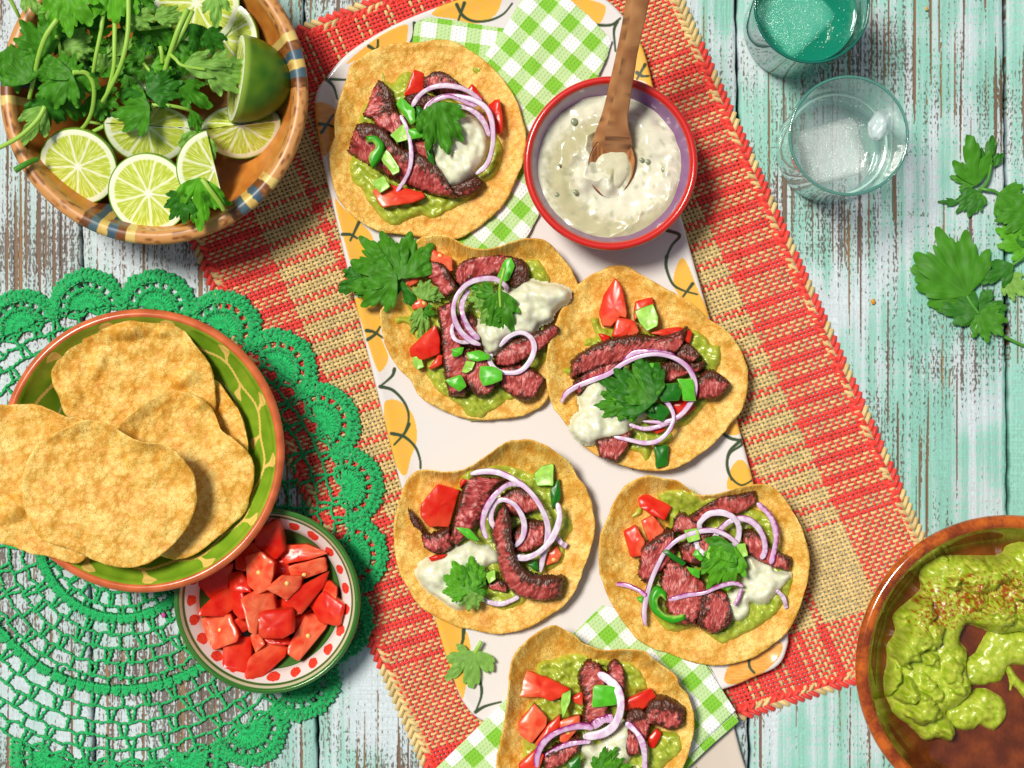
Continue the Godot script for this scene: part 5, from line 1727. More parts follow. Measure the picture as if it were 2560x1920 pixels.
func tostadas() -> void:
	var g := "loaded steak tostadas on the platter"
	# 1
	F(800, 80, 0.32550)
	spot = "topmost tostada"
	tost = shell("corn tostada with steak at the platter's top, beside the lime bowl", "tostada", [230, 270, 330, 190, 480, 115, 640, 90, 800, 85, 900, 65, 1020, 75, 1130, 130, 1240, 210, 1340, 290, 1420, 390, 1490, 500, 1560, 690, 1580, 840, 1560, 1000, 1510, 1120, 1450, 1260, 1350, 1390, 1200, 1510, 1060, 1590, 900, 1600, 740, 1570, 600, 1550, 480, 1540, 350, 1480, 240, 1400, 150, 1290, 100, 1160, 75, 1000, 85, 880, 120, 800, 115, 680, 145, 560, 175, 440, 215, 350], 0.0145, Vector2.ZERO, [[180, 60, 0.007], [0, 50, 0.005], [-90, 40, 0.002]], [], g)
	guacamole([300, 680, 350, 560, 460, 500, 480, 300, 510, 380, 570, 390, 620, 330, 700, 310, 760, 400, 900, 480, 1100, 560, 1300, 700, 1400, 880, 1400, 980, 1360, 1080, 1250, 1190, 1120, 1300, 1000, 1370, 880, 1430, 780, 1410, 690, 1440, 600, 1490, 520, 1470, 430, 1380, 360, 1290, 320, 1200, 250, 1150, 235, 1020, 250, 960], 5.0)
	guacamole([1170, 290, 1210, 250, 1238, 260, 1235, 325, 1200, 330], 1.2, "tiny guacamole smear near the upper right edge")
	tom("flat red tomato wedge at the top", [720, 285, 795, 315, 810, 430, 740, 480, 640, 490], 4, 7, 0, -0.1, -0.1)
	tom("red tomato wedge standing at the right", [1290, 560, 1340, 520, 1380, 515, 1405, 640, 1405, 760, 1370, 790, 1300, 700, 1260, 600], 3, 10, 0, 0.3, 0)
	tom("orange tomato tip behind the onion rings", [1165, 395, 1210, 440, 1260, 520, 1110, 490, 1130, 440], 3, 8, 0)
	tom("pale orange tomato wedge at the bottom under the steak", [400, 1210, 520, 1160, 790, 1230, 810, 1270, 720, 1310, 480, 1350, 430, 1290], 4, 9, 1, 0.0, 0.25)
	steak("browned lump of steak in the middle", [640, 500, 720, 460, 800, 460, 900, 500], [680, 570, 760, 580, 820, 590, 900, 570], 4, 9, 9, 1.0, 0, 0.3)
	steak("steak slice with browned left end at the top right", [785, 370, 870, 295, 960, 300, 1040, 360, 1110, 420], [790, 430, 840, 450, 900, 480, 1000, 480, 1090, 490], 4, 9, 7, 0.28, 0.12, 0.12)
	steak("upper left steak slice with thick dark crust", [450, 355, 540, 430, 580, 560, 610, 650], [400, 440, 365, 550, 325, 640, 430, 660], 3, 11, 7, 0.42, 0, 0.06)
	steak("short pink steak slice in the middle left", [390, 640, 470, 605, 560, 590, 640, 640], [430, 720, 520, 770, 580, 830, 640, 900], 5, 9, 9, 0.15, 0.1, 0.05)
	steak("pink steak bit under the pepper and sauce", [690, 850, 760, 820, 850, 820], [720, 960, 820, 1010, 900, 1060], 5, 8, 8, 0.0, 0.1, 0.1)
	steak("long lower steak slice with dark upper edge", [270, 700, 350, 680, 480, 720, 600, 860, 760, 920, 900, 1020, 1000, 1180, 1060, 1260], [205, 910, 330, 1000, 470, 1080, 560, 1130, 700, 1190, 830, 1240, 950, 1265, 1030, 1278], 4, 14, 7, 0.36, 0.03, 0.02, 2.0)
	steak("dark steak end poking out at the lower right", [970, 1190, 1060, 1160, 1150, 1120, 1210, 1100], [1010, 1260, 1100, 1270, 1200, 1230, 1270, 1160], 3, 9, 7, 0.7, 0.2, 0.2)
	pepper("pale green pepper square on the pink steak", [535, 790, 640, 700, 690, 800, 670, 830, 590, 850], 15, 3, 1)
	pepper("upright green pepper piece at the centre", [580, 550, 620, 495, 730, 590, 735, 690, 700, 715, 660, 660], 14, 5, 0, 0.2, 0.1)
	pepper("small dark pepper bit beside the upright one", [735, 570, 765, 565, 800, 620, 790, 660, 740, 650], 13, 4, 2)
	pepper("narrow pepper bit above the bright pepper strip", [730, 700, 770, 680, 830, 720, 745, 730], 14, 4, 2)
	pepper("bright green pepper strip touching the cilantro leaf", [670, 745, 830, 725, 830, 800, 700, 825], 16, 4.5, 0)
	pepper("dark pepper strip beside the sauce dollop", [805, 870, 850, 850, 880, 1030, 870, 1050, 820, 960], 13, 4, 2)
	pepper_strip("curled pepper piece at the left on the long steak", [350, 795, 430, 795, 495, 870, 460, 980, 400, 1055], [358, 850, 400, 845, 425, 885, 380, 930, 372, 985], 19, 3.5)
	pepper("long pepper strip on the long steak slice", [450, 950, 510, 895, 610, 1035, 610, 1080, 560, 1105], 17, 4, 1, 0.1, 0.1)
	pepper("pepper cube on the bottom tomato wedge", [400, 1150, 490, 1100, 540, 1190, 460, 1240], 13, 5, 1)
	onion("thin onion strand running down the left", [618, 640, 660, 720, 690, 830, 702, 940, 690, 1050, 650, 1140, 590, 1225], 16, 21, 12, 34, 0.45)
	onion("uppermost onion arc", [705, 575, 760, 490, 850, 430, 960, 410, 1080, 430, 1180, 480, 1240, 540], 13, 19, 14, 40, 0.3)
	onion("short inner onion arc right of the leaf", [1000, 600, 1080, 570, 1180, 610, 1260, 690, 1300, 800], 13, 16, 12, 42, 0.4)
	sauce([820, 890, 860, 890, 900, 800, 1000, 700, 1060, 630, 1120, 640, 1200, 680, 1270, 760, 1290, 870, 1270, 980, 1210, 1080, 1150, 1130, 1080, 1180, 1000, 1185, 950, 1140, 920, 1080, 870, 1020, 860, 950], 12, 6, "smooth white dollop of cream sauce")
	onion("large onion ring curving round the sauce", [800, 670, 830, 560, 950, 495, 1100, 500, 1220, 540, 1300, 620, 1330, 760, 1322, 900, 1280, 1020, 1200, 1090], 15, 23, 14, 40, 0.3)
	onion("violet onion strip crossing above the leaf", [820, 640, 840, 560, 920, 510, 1000, 495, 1100, 530, 1205, 570], 18, 22, 20, 34, 0.75)
	topping_leaf("cilantro leaf leaning on the sauce", [890, 540, 34], [990, 965, 30], 0.72, 0, 1)
	# 2
	F(820, 540, 0.32550)
	spot = "left tostada below the topmost"
	tost = shell("corn tostada with curled back edge, second down on the left", "tostada", [690, 185, 790, 150, 900, 150, 960, 175, 1060, 230, 1150, 255, 1280, 245, 1400, 205, 1520, 175, 1630, 180, 1720, 230, 1800, 320, 1870, 420, 1920, 540, 1930, 640, 1900, 800, 1850, 950, 1780, 1150, 1720, 1300, 1690, 1400, 1620, 1470, 1500, 1530, 1300, 1560, 1120, 1560, 950, 1520, 800, 1450, 700, 1380, 640, 1260, 560, 1190, 490, 1090, 450, 1000, 420, 900, 400, 780, 420, 700, 500, 640, 600, 520, 640, 350], 0.0140, Vector2.ZERO, [[-80, 45, 0.024], [180, 50, 0.011], [0, 40, 0.004]], [], g)
	guacamole([560, 640, 650, 580, 720, 560, 900, 500, 1100, 330, 1400, 350, 1540, 340, 1620, 350, 1690, 450, 1700, 520, 1650, 700, 1700, 1000, 1650, 1150, 1500, 1300, 1440, 1400, 1380, 1420, 1300, 1480, 1230, 1520, 1180, 1560, 1080, 1540, 1020, 1470, 930, 1400, 850, 1350, 760, 1220, 750, 1100, 700, 1000, 660, 900, 600, 820, 530, 830, 530, 780, 610, 780, 640, 740, 600, 680], 4.5)
	tom("pale tomato piece at the upper left rim", [720, 290, 780, 250, 860, 280, 950, 320, 965, 420, 900, 430, 800, 350, 740, 340], 5, 8, 2)
	tom("dark red tomato under the big cilantro leaf", [600, 520, 660, 420, 720, 360, 735, 440, 690, 510, 630, 540], 5, 6, 1)
	tom("small pale tomato bit under the wilted sprig", [640, 670, 730, 620, 770, 680, 720, 720, 650, 720], 4, 5, 2)
	tom("glossy red tomato wedge at the left", [620, 1020, 720, 920, 830, 830, 865, 960, 860, 1060, 720, 1110, 630, 1080], 4, 10, 0, 0.2, -0.1)
	tom("smaller tomato piece below the glossy wedge", [770, 1170, 850, 1060, 880, 1070, 880, 1140, 790, 1180], 5, 8, 1)
	steak("wide pink steak slice at the top", [970, 450, 1020, 350, 1150, 295, 1300, 285, 1440, 310, 1500, 340], [980, 510, 1040, 545, 1120, 510, 1250, 470, 1330, 470, 1420, 440], 4, 12, 9, 0.06, 0.16, 0.03)
	steak("blackened steak end at the upper right", [1430, 320, 1500, 330, 1550, 420, 1530, 510], [1400, 430, 1390, 480, 1400, 530, 1420, 560], 5, 11, 10, 0.9, 0.1, 0.3)
	steak("steak slice at the upper left beside the leaf", [820, 345, 900, 370, 950, 450, 1000, 540], [735, 370, 740, 440, 800, 520, 900, 640], 5, 11, 8, 0.24, 0.06, 0.04)
	steak("dark steak core under the onion rings", [860, 790, 980, 760, 1100, 740, 1180, 880], [870, 900, 960, 960, 1060, 1010, 1190, 1030], 5, 8, 8, 0.2, 0.1, 0.1)
	steak("tall steak slice running down the left middle", [830, 700, 860, 850, 870, 1000, 880, 1150, 900, 1290, 930, 1385], [960, 640, 960, 760, 1000, 900, 1050, 1060, 1080, 1200, 1060, 1390], 6, 12, 10, 0.16, 0.0, 0.03)
	steak("pink steak slice at the lower middle", [1000, 1040, 1180, 1020, 1250, 1150, 1290, 1300], [1040, 1250, 1080, 1330, 1160, 1390, 1270, 1350], 7, 8, 8, 0.06, 0.12, 0.1)
	steak("steak slice stretching to the right edge", [1270, 1080, 1380, 970, 1500, 920, 1620, 880, 1720, 830, 1775, 850], [1290, 1140, 1400, 1160, 1530, 1100, 1650, 1020, 1740, 930, 1785, 890], 6, 10, 8, 0.22, 0.06, 0.05)
	steak("square steak slice at the lower right", [1310, 1170, 1430, 1140, 1550, 1150, 1670, 1255], [1320, 1300, 1400, 1375, 1500, 1425, 1590, 1390], 5, 10, 8, 0.08, 0.12, 0.04)
	pepper("tall pepper piece leaning on the top steak slice", [1360, 330, 1410, 320, 1440, 380, 1390, 490, 1320, 530, 1300, 460], 15, 4, 0, 0.2, 0)
	pepper("small pepper chip below the onion rings", [945, 1020, 1045, 1005, 1030, 1060, 985, 1085, 955, 1075], 18, 3, 0)
	pepper("pepper piece below the sauce's lower tip", [1060, 1050, 1160, 1030, 1250, 1070, 1240, 1100, 1150, 1120, 1080, 1100], 16, 4, 0, 0, 0.2)
	pepper("narrow pepper chip between two larger ones", [1060, 1110, 1130, 1120, 1110, 1180, 1060, 1210, 1025, 1200], 16, 3, 1)
	pepper("folded pepper piece at the lower middle", [1170, 1150, 1260, 1150, 1340, 1190, 1340, 1260, 1270, 1290, 1190, 1310, 1160, 1240], 16, 6, 0, 0.15, 0.1)
	pepper("pepper piece at the lower end of the tall steak", [900, 1260, 1020, 1215, 1065, 1310, 1010, 1350, 930, 1300], 18, 4, 0)
	pepper("pale pepper bit at the lower left", [650, 1080, 710, 1070, 740, 1160, 690, 1180, 650, 1140], 6, 6, 1)
	onion("small onion loop at the left of the rings", [970, 820, 950, 870, 970, 940, 1030, 970, 1120, 960], 16, 18, 16, 32, 0.1)
	onion("inner violet edged onion arc", [1085, 560, 1030, 660, 1035, 760, 1085, 870, 1160, 950], 18, 22, 18, 44, 0.5)
	onion("large onion ring over the middle", [1360, 575, 1370, 545, 1300, 490, 1200, 480, 1090, 510, 1010, 580, 965, 680, 970, 790, 1020, 890, 1100, 960, 1170, 990], 16, 24, 18, 42, 0.35)
	sauce([1330, 610, 1420, 570, 1520, 505, 1640, 530, 1760, 540, 1845, 590, 1830, 660, 1740, 720, 1700, 800, 1620, 830, 1570, 900, 1450, 910, 1340, 980, 1300, 1040, 1240, 1060, 1200, 1010, 1140, 900, 1150, 820, 1300, 760, 1380, 680], 9, 10, "long dollop of cream sauce reaching the right edge")
	onion("pale onion ring over the lower right steak", [1260, 1060, 1240, 1110, 1290, 1180, 1380, 1205, 1480, 1190, 1555, 1110, 1585, 1010, 1555, 930, 1480, 895, 1390, 925, 1320, 1000], 15, 17, 18, 40, 0.12)
	var s := sprig("cilantro sprig standing on the sauce of " + spot, [1320, 560, 0.042])
	leaf(s, [1320, 570, 0.044], [1310, 965, 0.036], 0.60, 0, 3)
	leaf(s, [1310, 590, 0.043], [1190, 860, 0.036], 0.8, 1, 2)
	leaf(s, [1260, 600, 0.041], [1050, 650, 0.035], 0.65, 1, 1)
	leaf(s, [1270, 590, 0.043], [1050, 520, 0.038], 0.5, 0, 0)
	leaf(s, [1340, 720, 0.040], [1430, 850, 0.034], 0.8, 0, 4)
	stem(s, [1355, 400, 0.046, 1335, 480, 0.047, 1318, 570, 0.044, 1325, 700, 0.042], 0.0011)
	s = sprig("wilted pale cilantro sprig at the left of " + spot, [740, 640, 0.03])
	leaf(s, [720, 640, 0.030], [790, 480, 0.033], 0.9, 1, 1)
	leaf(s, [780, 580, 0.030], [900, 620, 0.028], 0.9, 1, 3)
	leaf(s, [720, 700, 0.028], [640, 900, 0.024], 0.5, 1, 2)
	leaf(s, [730, 740, 0.028], [700, 990, 0.026], 0.42, 1, 0)
	leaf(s, [740, 720, 0.029], [830, 760, 0.028], 0.9, 0, 4)
	# 3
	F(1340, 640, 0.33755)
	spot = "tostada below red bowl"
	tost = shell("corn tostada with a tall tomato wedge, below the red bowl", "tostada", [560, 80, 630, 70, 700, 85, 770, 140, 870, 190, 950, 240, 1050, 290, 1170, 370, 1240, 440, 1330, 500, 1420, 570, 1480, 640, 1540, 760, 1565, 870, 1560, 980, 1530, 1120, 1470, 1200, 1400, 1290, 1300, 1400, 1160, 1500, 1050, 1560, 900, 1590, 760, 1580, 640, 1550, 520, 1510, 430, 1460, 340, 1390, 270, 1300, 190, 1200, 130, 1120, 95, 1030, 75, 900, 80, 720, 130, 540, 180, 420, 230, 330, 300, 230, 400, 150, 480, 110], 0.0160, Vector2(-0.02, 0), [[180, 50, 0.010], [-60, 60, 0.007], [60, 50, 0.006]], [], g)
	guacamole([400, 470, 460, 460, 490, 520, 560, 530, 800, 560, 1100, 560, 1170, 550, 1260, 610, 1300, 660, 1360, 670, 1360, 780, 1330, 840, 1300, 950, 1260, 1080, 1200, 1160, 1120, 1240, 1050, 1260, 1010, 1290, 1000, 1370, 930, 1400, 860, 1400, 850, 1470, 810, 1520, 770, 1460, 690, 1430, 680, 1370, 500, 1200, 300, 900, 250, 890, 200, 860, 200, 830, 340, 800, 400, 680, 350, 660, 380, 610, 440, 590], 4.5)
	tom("tall half skinned tomato wedge at the top", [590, 155, 640, 240, 670, 400, 670, 460, 620, 450, 560, 520, 490, 520, 470, 420, 500, 290], 2, 8, 1, 0.25, 0)
	tom("red tomato with pale left side below the tall wedge", [560, 600, 600, 450, 740, 480, 765, 560, 740, 590, 640, 600], 4, 10, 1)
	tom("tomato cube behind the upper pepper square", [725, 480, 725, 400, 740, 330, 865, 300, 880, 360, 800, 420], 2, 8, 1)
	tom("red tomato piece behind the long steak's end", [840, 570, 940, 540, 1060, 520, 1160, 560, 1140, 650, 1050, 620], 3, 8, 0)
	tom("small red tomato corner at the left above the steak", [460, 570, 550, 590, 540, 650, 490, 640], 3, 6, 0)
	tom("dark tomato piece under the lower onion rings", [1010, 1090, 1100, 1060, 1190, 1120, 1100, 1190, 1020, 1180], 3, 6, 0)
	tom("tomato sliver under the lowest onion arc", [840, 1290, 930, 1250, 960, 1290, 900, 1320], 4, 5, 0)
	steak("dark steak slice under the right onion ring", [890, 820, 1000, 770, 1150, 790, 1265, 770], [880, 940, 1000, 940, 1100, 890, 1240, 850], 5, 10, 8, 0.5, 0.1, 0.1)
	steak("dark steak lump at the upper right", [1030, 680, 1120, 640, 1180, 680, 1225, 740], [1040, 760, 1100, 790, 1150, 800, 1200, 760], 4, 10, 9, 0.5, 0.2, 0.2)
	steak("second pink steak slice below the long one", [270, 930, 380, 850, 480, 800, 640, 760], [310, 1040, 400, 950, 500, 890, 640, 860], 4, 9, 8, 0.25, 0.05, 0.06)
	steak("long steak slice with dark upper crust", [260, 780, 330, 715, 450, 645, 600, 595, 760, 570, 880, 590, 1010, 570, 1130, 515], [255, 910, 310, 890, 400, 860, 500, 830, 620, 800, 760, 740, 900, 690, 1120, 620], 5, 13, 8, 0.26, 0.03, 0.03, 2.0)
	steak("shaggy steak piece at the long slice's right end", [810, 690, 900, 620, 1010, 590, 1090, 560], [850, 730, 940, 740, 1040, 720, 1100, 640], 9, 9, 8, 0.15, 0.15, 0.06)
	steak("thick steak end at the right", [1195, 920, 1260, 840, 1340, 850, 1445, 940], [1195, 1065, 1270, 1065, 1350, 1055, 1430, 970], 4, 11, 8, 0.32, 0.08, 0.06)
	steak("short steak end at the bottom", [440, 1360, 540, 1330, 640, 1310, 730, 1280], [470, 1490, 530, 1515, 600, 1525, 690, 1390], 3, 10, 8, 0.12, 0.12, 0.1)
	pepper("green pepper square beside the tall tomato wedge", [730, 405, 870, 350, 910, 450, 900, 520, 820, 560, 770, 500], 9, 4.5, 1, 0.1, 0.15)
	pepper("narrow pepper piece above the cilantro leaf", [770, 800, 880, 790, 890, 900, 870, 945, 820, 880], 15, 4, 0)
	pepper("ribbed pepper piece right of the leaf", [890, 960, 1050, 935, 1085, 1010, 1060, 1070, 930, 1080], 15, 5, 2)
	pepper("flat bright pepper square at the right ring's edge", [1040, 910, 1165, 905, 1188, 1078, 1090, 1070, 1080, 990], 17, 4, 0)
	pepper("dark pepper strip below the cilantro leaf", [800, 1150, 900, 1080, 1000, 1140, 940, 1230, 830, 1190], 12, 4, 2)
	pepper("dark green pepper piece at the bottom edge", [870, 1400, 980, 1395, 980, 1550, 890, 1575], 4, 5, 2)
	onion("violet onion arc across the upper steak", [640, 800, 720, 720, 840, 705, 960, 720, 1030, 750], 16, 20, 16, 38, 0.7)
	sauce([390, 920, 450, 900, 520, 930, 600, 1000, 700, 1100, 830, 1140, 800, 1200, 690, 1250, 690, 1310, 620, 1340, 470, 1360, 400, 1390, 330, 1370, 270, 1300, 270, 1220, 340, 1140, 320, 1060, 350, 1000, 370, 950], 8, 5, "glossy white dollop of cream sauce at the lower left")
	onion("long violet onion ring sweeping over the middle", [190, 1085, 220, 1020, 310, 960, 440, 910, 540, 870, 640, 800, 760, 745, 880, 725, 1000, 745, 1100, 800, 1160, 880, 1180, 980, 1150, 1080, 1070, 1180, 960, 1230, 800, 1225], 10, 22, 12, 38, 0.5)
	onion("lower left onion hoop", [840, 960, 920, 1030, 990, 1110, 1020, 1200, 980, 1300, 900, 1370, 800, 1385, 680, 1360, 580, 1340], 15, 15, 13, 34, 0.35)
	onion("short onion arc inside the lower hoop", [690, 1250, 800, 1280, 920, 1260, 1030, 1210], 12, 12, 12, 34, 0.5)
	s = sprig("dark cilantro leaf cluster on the sauce of " + spot, [800, 1060, 0.04])
	leaf(s, [890, 1070, 0.044], [560, 820, 0.040], 0.9, 2, 1)
	leaf(s, [860, 1090, 0.044], [720, 810, 0.042], 0.9, 0, 3)
	leaf(s, [820, 1060, 0.042], [470, 920, 0.038], 0.7, 2, 2)
	leaf(s, [700, 1080, 0.040], [410, 1110, 0.034], 0.7, 0, 1)
	leaf(s, [690, 1080, 0.040], [560, 1250, 0.032], 0.9, 3, 0)
	leaf(s, [800, 1080, 0.042], [900, 1040, 0.038], 1.2, 2, 4)
	# 4
	F(960, 1060, 0.33755)
	spot = "lower left tostada"
	tost = shell("corn tostada with a bent steak strip, lower left on the platter", "tostada", [280, 335, 380, 345, 480, 355, 600, 330, 720, 260, 820, 190, 900, 135, 1000, 118, 1100, 120, 1200, 160, 1300, 230, 1380, 290, 1420, 380, 1480, 450, 1530, 560, 1555, 700, 1555, 820, 1520, 950, 1470, 1080, 1430, 1200, 1330, 1340, 1200, 1430, 1050, 1510, 850, 1550, 700, 1530, 560, 1500, 420, 1440, 310, 1380, 230, 1300, 180, 1210, 120, 1110, 90, 980, 75, 840, 80, 700, 110, 590, 140, 480, 200, 380], 0.0142, Vector2.ZERO, [[-75, 42, 0.024], [-130, 30, 0.012], [20, 40, 0.008], [180, 40, 0.002]], [], g)
	guacamole([560, 420, 700, 330, 900, 300, 1050, 350, 1180, 390, 1260, 480, 1310, 600, 1390, 700, 1390, 790, 1350, 850, 1330, 990, 1260, 1060, 1180, 1100, 1050, 1300, 1000, 1340, 880, 1370, 700, 1300, 600, 1100, 500, 800], 4.0)
	tom("big flat red tomato piece at the upper left", [270, 600, 330, 520, 400, 440, 560, 490, 530, 600, 480, 770, 400, 760, 340, 770, 270, 690], 2, 9, 0, -0.15, 0)
	tom("thin tomato edge below the left steak", [330, 990, 380, 970, 470, 965, 450, 990, 350, 1020], 3, 5, 0)
	tom("dull tomato piece at the right behind the onion", [1210, 950, 1280, 900, 1320, 960, 1290, 1020, 1200, 1050], 4, 5, 2)
	tom("tomato corner behind the top of the big steak", [560, 430, 590, 395, 640, 400, 560, 480], 5, 9, 0)
	steak("wide pink steak slice at the top middle", [480, 870, 520, 700, 560, 520, 600, 420, 645, 385], [530, 910, 690, 760, 770, 600, 840, 470, 940, 410], 5, 11, 8, 0.10, 0.18, 0.05)
	steak("ragged steak piece at the left with charred edge", [270, 790, 340, 810, 400, 790, 490, 750], [290, 910, 350, 955, 430, 965, 500, 920], 4, 8, 7, 0.25, 0.12, 0.08)
	steak("thin charred steak shred at the far left", [175, 620, 230, 680, 270, 740, 290, 790], [185, 680, 215, 760, 250, 780, 275, 800], 6, 6, 6, 1.0, 0, 0.3)
	steak("steak slice inside the upper onion ring", [860, 530, 950, 475, 1050, 490, 1155, 610], [890, 660, 1000, 690, 1080, 665, 1150, 630], 5, 9, 8, 0.24, 0.05, 0.05)
	steak("pink steak slice at the middle right", [950, 800, 1060, 710, 1190, 720], [980, 950, 1080, 955, 1190, 890], 4, 8, 8, 0.22, 0.05, 0.05)
	steak("small steak bit below the sauce", [760, 1190, 850, 1150, 920, 1200], [780, 1225, 850, 1245, 910, 1250], 3, 6, 6, 0.3, 0.1, 0.1)
	steak("long bent steak strip with black crust down the middle", [890, 580, 945, 700, 950, 860, 1000, 1020, 1100, 1110, 1230, 1125, 1335, 1130], [875, 600, 800, 800, 835, 960, 865, 1120, 970, 1265, 1150, 1315, 1310, 1290], 9, 14, 8, 0.38, 0.03, 0.04, 2.0)
	pepper("pale edged pepper square at the upper right", [1110, 370, 1170, 310, 1255, 295, 1260, 460, 1130, 460], 7, 5, 1, 0.2, 0)
	pepper("dark pepper piece under the upper right square", [1230, 480, 1300, 400, 1310, 560, 1240, 630], 5, 5, 2)
	pepper("pointed pepper strip at the left of the sauce", [525, 765, 640, 775, 710, 870, 620, 850], 15, 3, 0)
	pepper("white veined pepper bit below the sauce", [740, 1110, 820, 1080, 830, 1150, 780, 1185], 9, 5, 1)
	pepper("dark pepper scrap under the right onion arc", [1060, 1040, 1130, 1000, 1150, 1080, 1110, 1090], 6, 4, 2)
	onion("inner onion ring behind the bent steak", [820, 780, 790, 690, 820, 590, 890, 560, 980, 610, 1035, 720, 1030, 830, 970, 910], 14, 18, 14, 40, 0.2)
	onion("middle onion arc with violet edge", [760, 850, 730, 750, 750, 640, 810, 540, 890, 465, 960, 440, 1040, 450], 16, 20, 16, 44, 0.5)
	onion("largest onion arc over the right half", [640, 370, 740, 350, 850, 360, 960, 410, 1070, 490, 1160, 610, 1210, 740, 1210, 860, 1180, 980, 1160, 1095], 16, 21, 10, 42, 0.25)
	onion("pale onion arc at the right ending upward", [980, 985, 1060, 990, 1160, 940, 1250, 840, 1300, 700, 1285, 585], 16, 18, 17, 46, 0.08)
	onion("low onion arc at the bottom", [710, 1280, 780, 1320, 880, 1330, 1000, 1280], 6, 6, 6, 38, 0.2)
	onion("short onion end at the far right", [1280, 840, 1310, 880, 1350, 905], 9, 10, 8, 42, 0.3)
	sauce([250, 1090, 300, 1020, 400, 990, 500, 930, 620, 860, 700, 890, 790, 900, 850, 960, 850, 1020, 780, 1050, 740, 1090, 690, 1070, 660, 1200, 700, 1290, 590, 1360, 520, 1360, 430, 1300, 330, 1230, 260, 1150], 8, 2, "smooth white pool of cream sauce at the left")
	s = sprig("frilly bright cilantro leaf lying on the sauce of " + spot, [650, 1230, 0.034])
	leaf(s, [655, 1240, 0.034], [500, 1000, 0.030], 0.95, 3, 1)
	leaf(s, [650, 1230, 0.034], [640, 1010, 0.032], 0.7, 0, 3)
	leaf(s, [660, 1240, 0.034], [755, 1130, 0.032], 1.1, 0, 0)
	leaf(s, [630, 1230, 0.034], [430, 1150, 0.030], 0.9, 3, 3)
	leaf(s, [655, 1240, 0.034], [620, 1400, 0.028], 0.85, 1, 1)
	# 5
	F(1460, 1140, 0.32556)
	spot = "lower right tostada"
	tost = shell("corn tostada with most onion strands, lower right on the platter", "tostada", [400, 180, 500, 145, 600, 170, 720, 190, 790, 240, 850, 290, 930, 300, 1050, 285, 1180, 240, 1330, 215, 1440, 235, 1530, 320, 1600, 430, 1670, 560, 1720, 740, 1725, 880, 1690, 1020, 1640, 1200, 1570, 1330, 1450, 1440, 1300, 1540, 1130, 1590, 960, 1600, 800, 1570, 640, 1510, 500, 1460, 400, 1390, 300, 1270, 230, 1160, 180, 1060, 130, 920, 112, 780, 130, 600, 170, 500, 210, 400, 270, 280, 340, 210], 0.0150, Vector2.ZERO, [[-100, 65, 0.021], [0, 40, 0.009], [180, 40, 0.007]], [], g)
	guacamole([560, 300, 650, 260, 740, 250, 820, 280, 900, 330, 1000, 310, 1300, 400, 1450, 500, 1500, 700, 1590, 900, 1570, 1050, 1490, 1180, 1400, 1270, 1280, 1340, 1150, 1400, 1060, 1440, 960, 1370, 880, 1300, 720, 1350, 620, 1330, 560, 1250, 520, 1180, 480, 900, 640, 600, 620, 450], 5.0)
	guacamole([400, 400, 440, 390, 430, 450, 350, 475], 1.5, "tiny guacamole trail at the upper left")
	tom("long orange tomato strip at the top left", [415, 330, 470, 280, 680, 390, 620, 500, 500, 440, 430, 400], 3, 8, 0, 0, 0.3)
	tom("pale peppered tomato cube left of the steak", [440, 500, 530, 450, 620, 570, 560, 650, 500, 660], 3, 9, 2)
	tom("upright tomato piece with red right face at the left", [300, 580, 400, 525, 470, 660, 440, 770, 360, 780], 2, 9, 1, 0.2, 0)
	steak("steak slice reaching the top right curl", [790, 480, 890, 400, 1030, 310, 1180, 290, 1325, 262], [870, 530, 960, 490, 1080, 450, 1200, 450, 1340, 345], 5, 12, 8, 0.24, 0.05, 0.05)
	steak("steak slice under the white onion ring", [690, 500, 750, 430, 840, 490, 920, 540], [680, 590, 780, 610, 860, 640, 950, 660], 6, 10, 9, 0.15, 0.1, 0.05)
	steak("dark steak slice at the centre", [720, 690, 840, 620, 960, 570, 1110, 580], [760, 810, 880, 850, 970, 780, 1120, 700], 6, 10, 9, 0.3, 0.2, 0.05)
	steak("pink steak fan at the left", [440, 700, 540, 620, 650, 560, 700, 570], [418, 910, 480, 985, 590, 900, 710, 740], 5, 10, 8, 0.16, 0.06, 0.04)
	steak("steak slice at the right under the onion arcs", [1200, 590, 1310, 570, 1430, 690, 1605, 790], [1240, 740, 1340, 810, 1450, 860, 1585, 892], 5, 10, 8, 0.22, 0.05, 0.05)
	steak("large pink steak slice at the lower middle", [640, 800, 700, 800, 800, 830, 900, 930, 970, 1030], [580, 980, 620, 1100, 650, 1230, 720, 1300, 860, 1310], 6, 9, 11, 0.04, 0.06, 0.06)
	steak("steak slice pointing down to the guacamole", [900, 1040, 1000, 1020, 1100, 1060, 1150, 1260], [860, 1310, 940, 1350, 1020, 1370, 1130, 1290], 6, 11, 8, 0.06, 0.04, 0.22)
	pepper("small pepper square on the onion ring's left", [765, 570, 870, 550, 900, 640, 800, 670], 17, 4, 1)
	pepper("thin pepper strip beside the leaf", [600, 740, 630, 710, 785, 820, 760, 850], 17, 3, 2)
	pepper("pepper strip under the leaf's stalk end", [780, 850, 890, 870, 890, 940, 830, 920], 16, 3.5, 0)
	pepper("upright pepper piece above the leaf", [930, 780, 970, 660, 1050, 670, 1050, 720, 960, 800], 16, 5, 1)
	pepper("pepper chunk touching the leaf's right tip", [1170, 680, 1240, 670, 1260, 770, 1180, 790], 17, 5, 1)
	pepper("small pepper chip in front of the white ring", [830, 760, 870, 710, 920, 790, 900, 810], 16, 3, 0)
	pepper("pepper scrap under the long onion's lower end", [400, 1090, 460, 1070, 460, 1150, 430, 1130], 4, 3, 0)
	pepper_strip("large curved pepper crescent at the lower left", [645, 1045, 560, 1000, 505, 1080, 515, 1180, 590, 1255, 690, 1290, 795, 1255], [640, 1130, 595, 1085, 572, 1110, 582, 1165, 640, 1218, 720, 1220, 780, 1205], 13, 6)
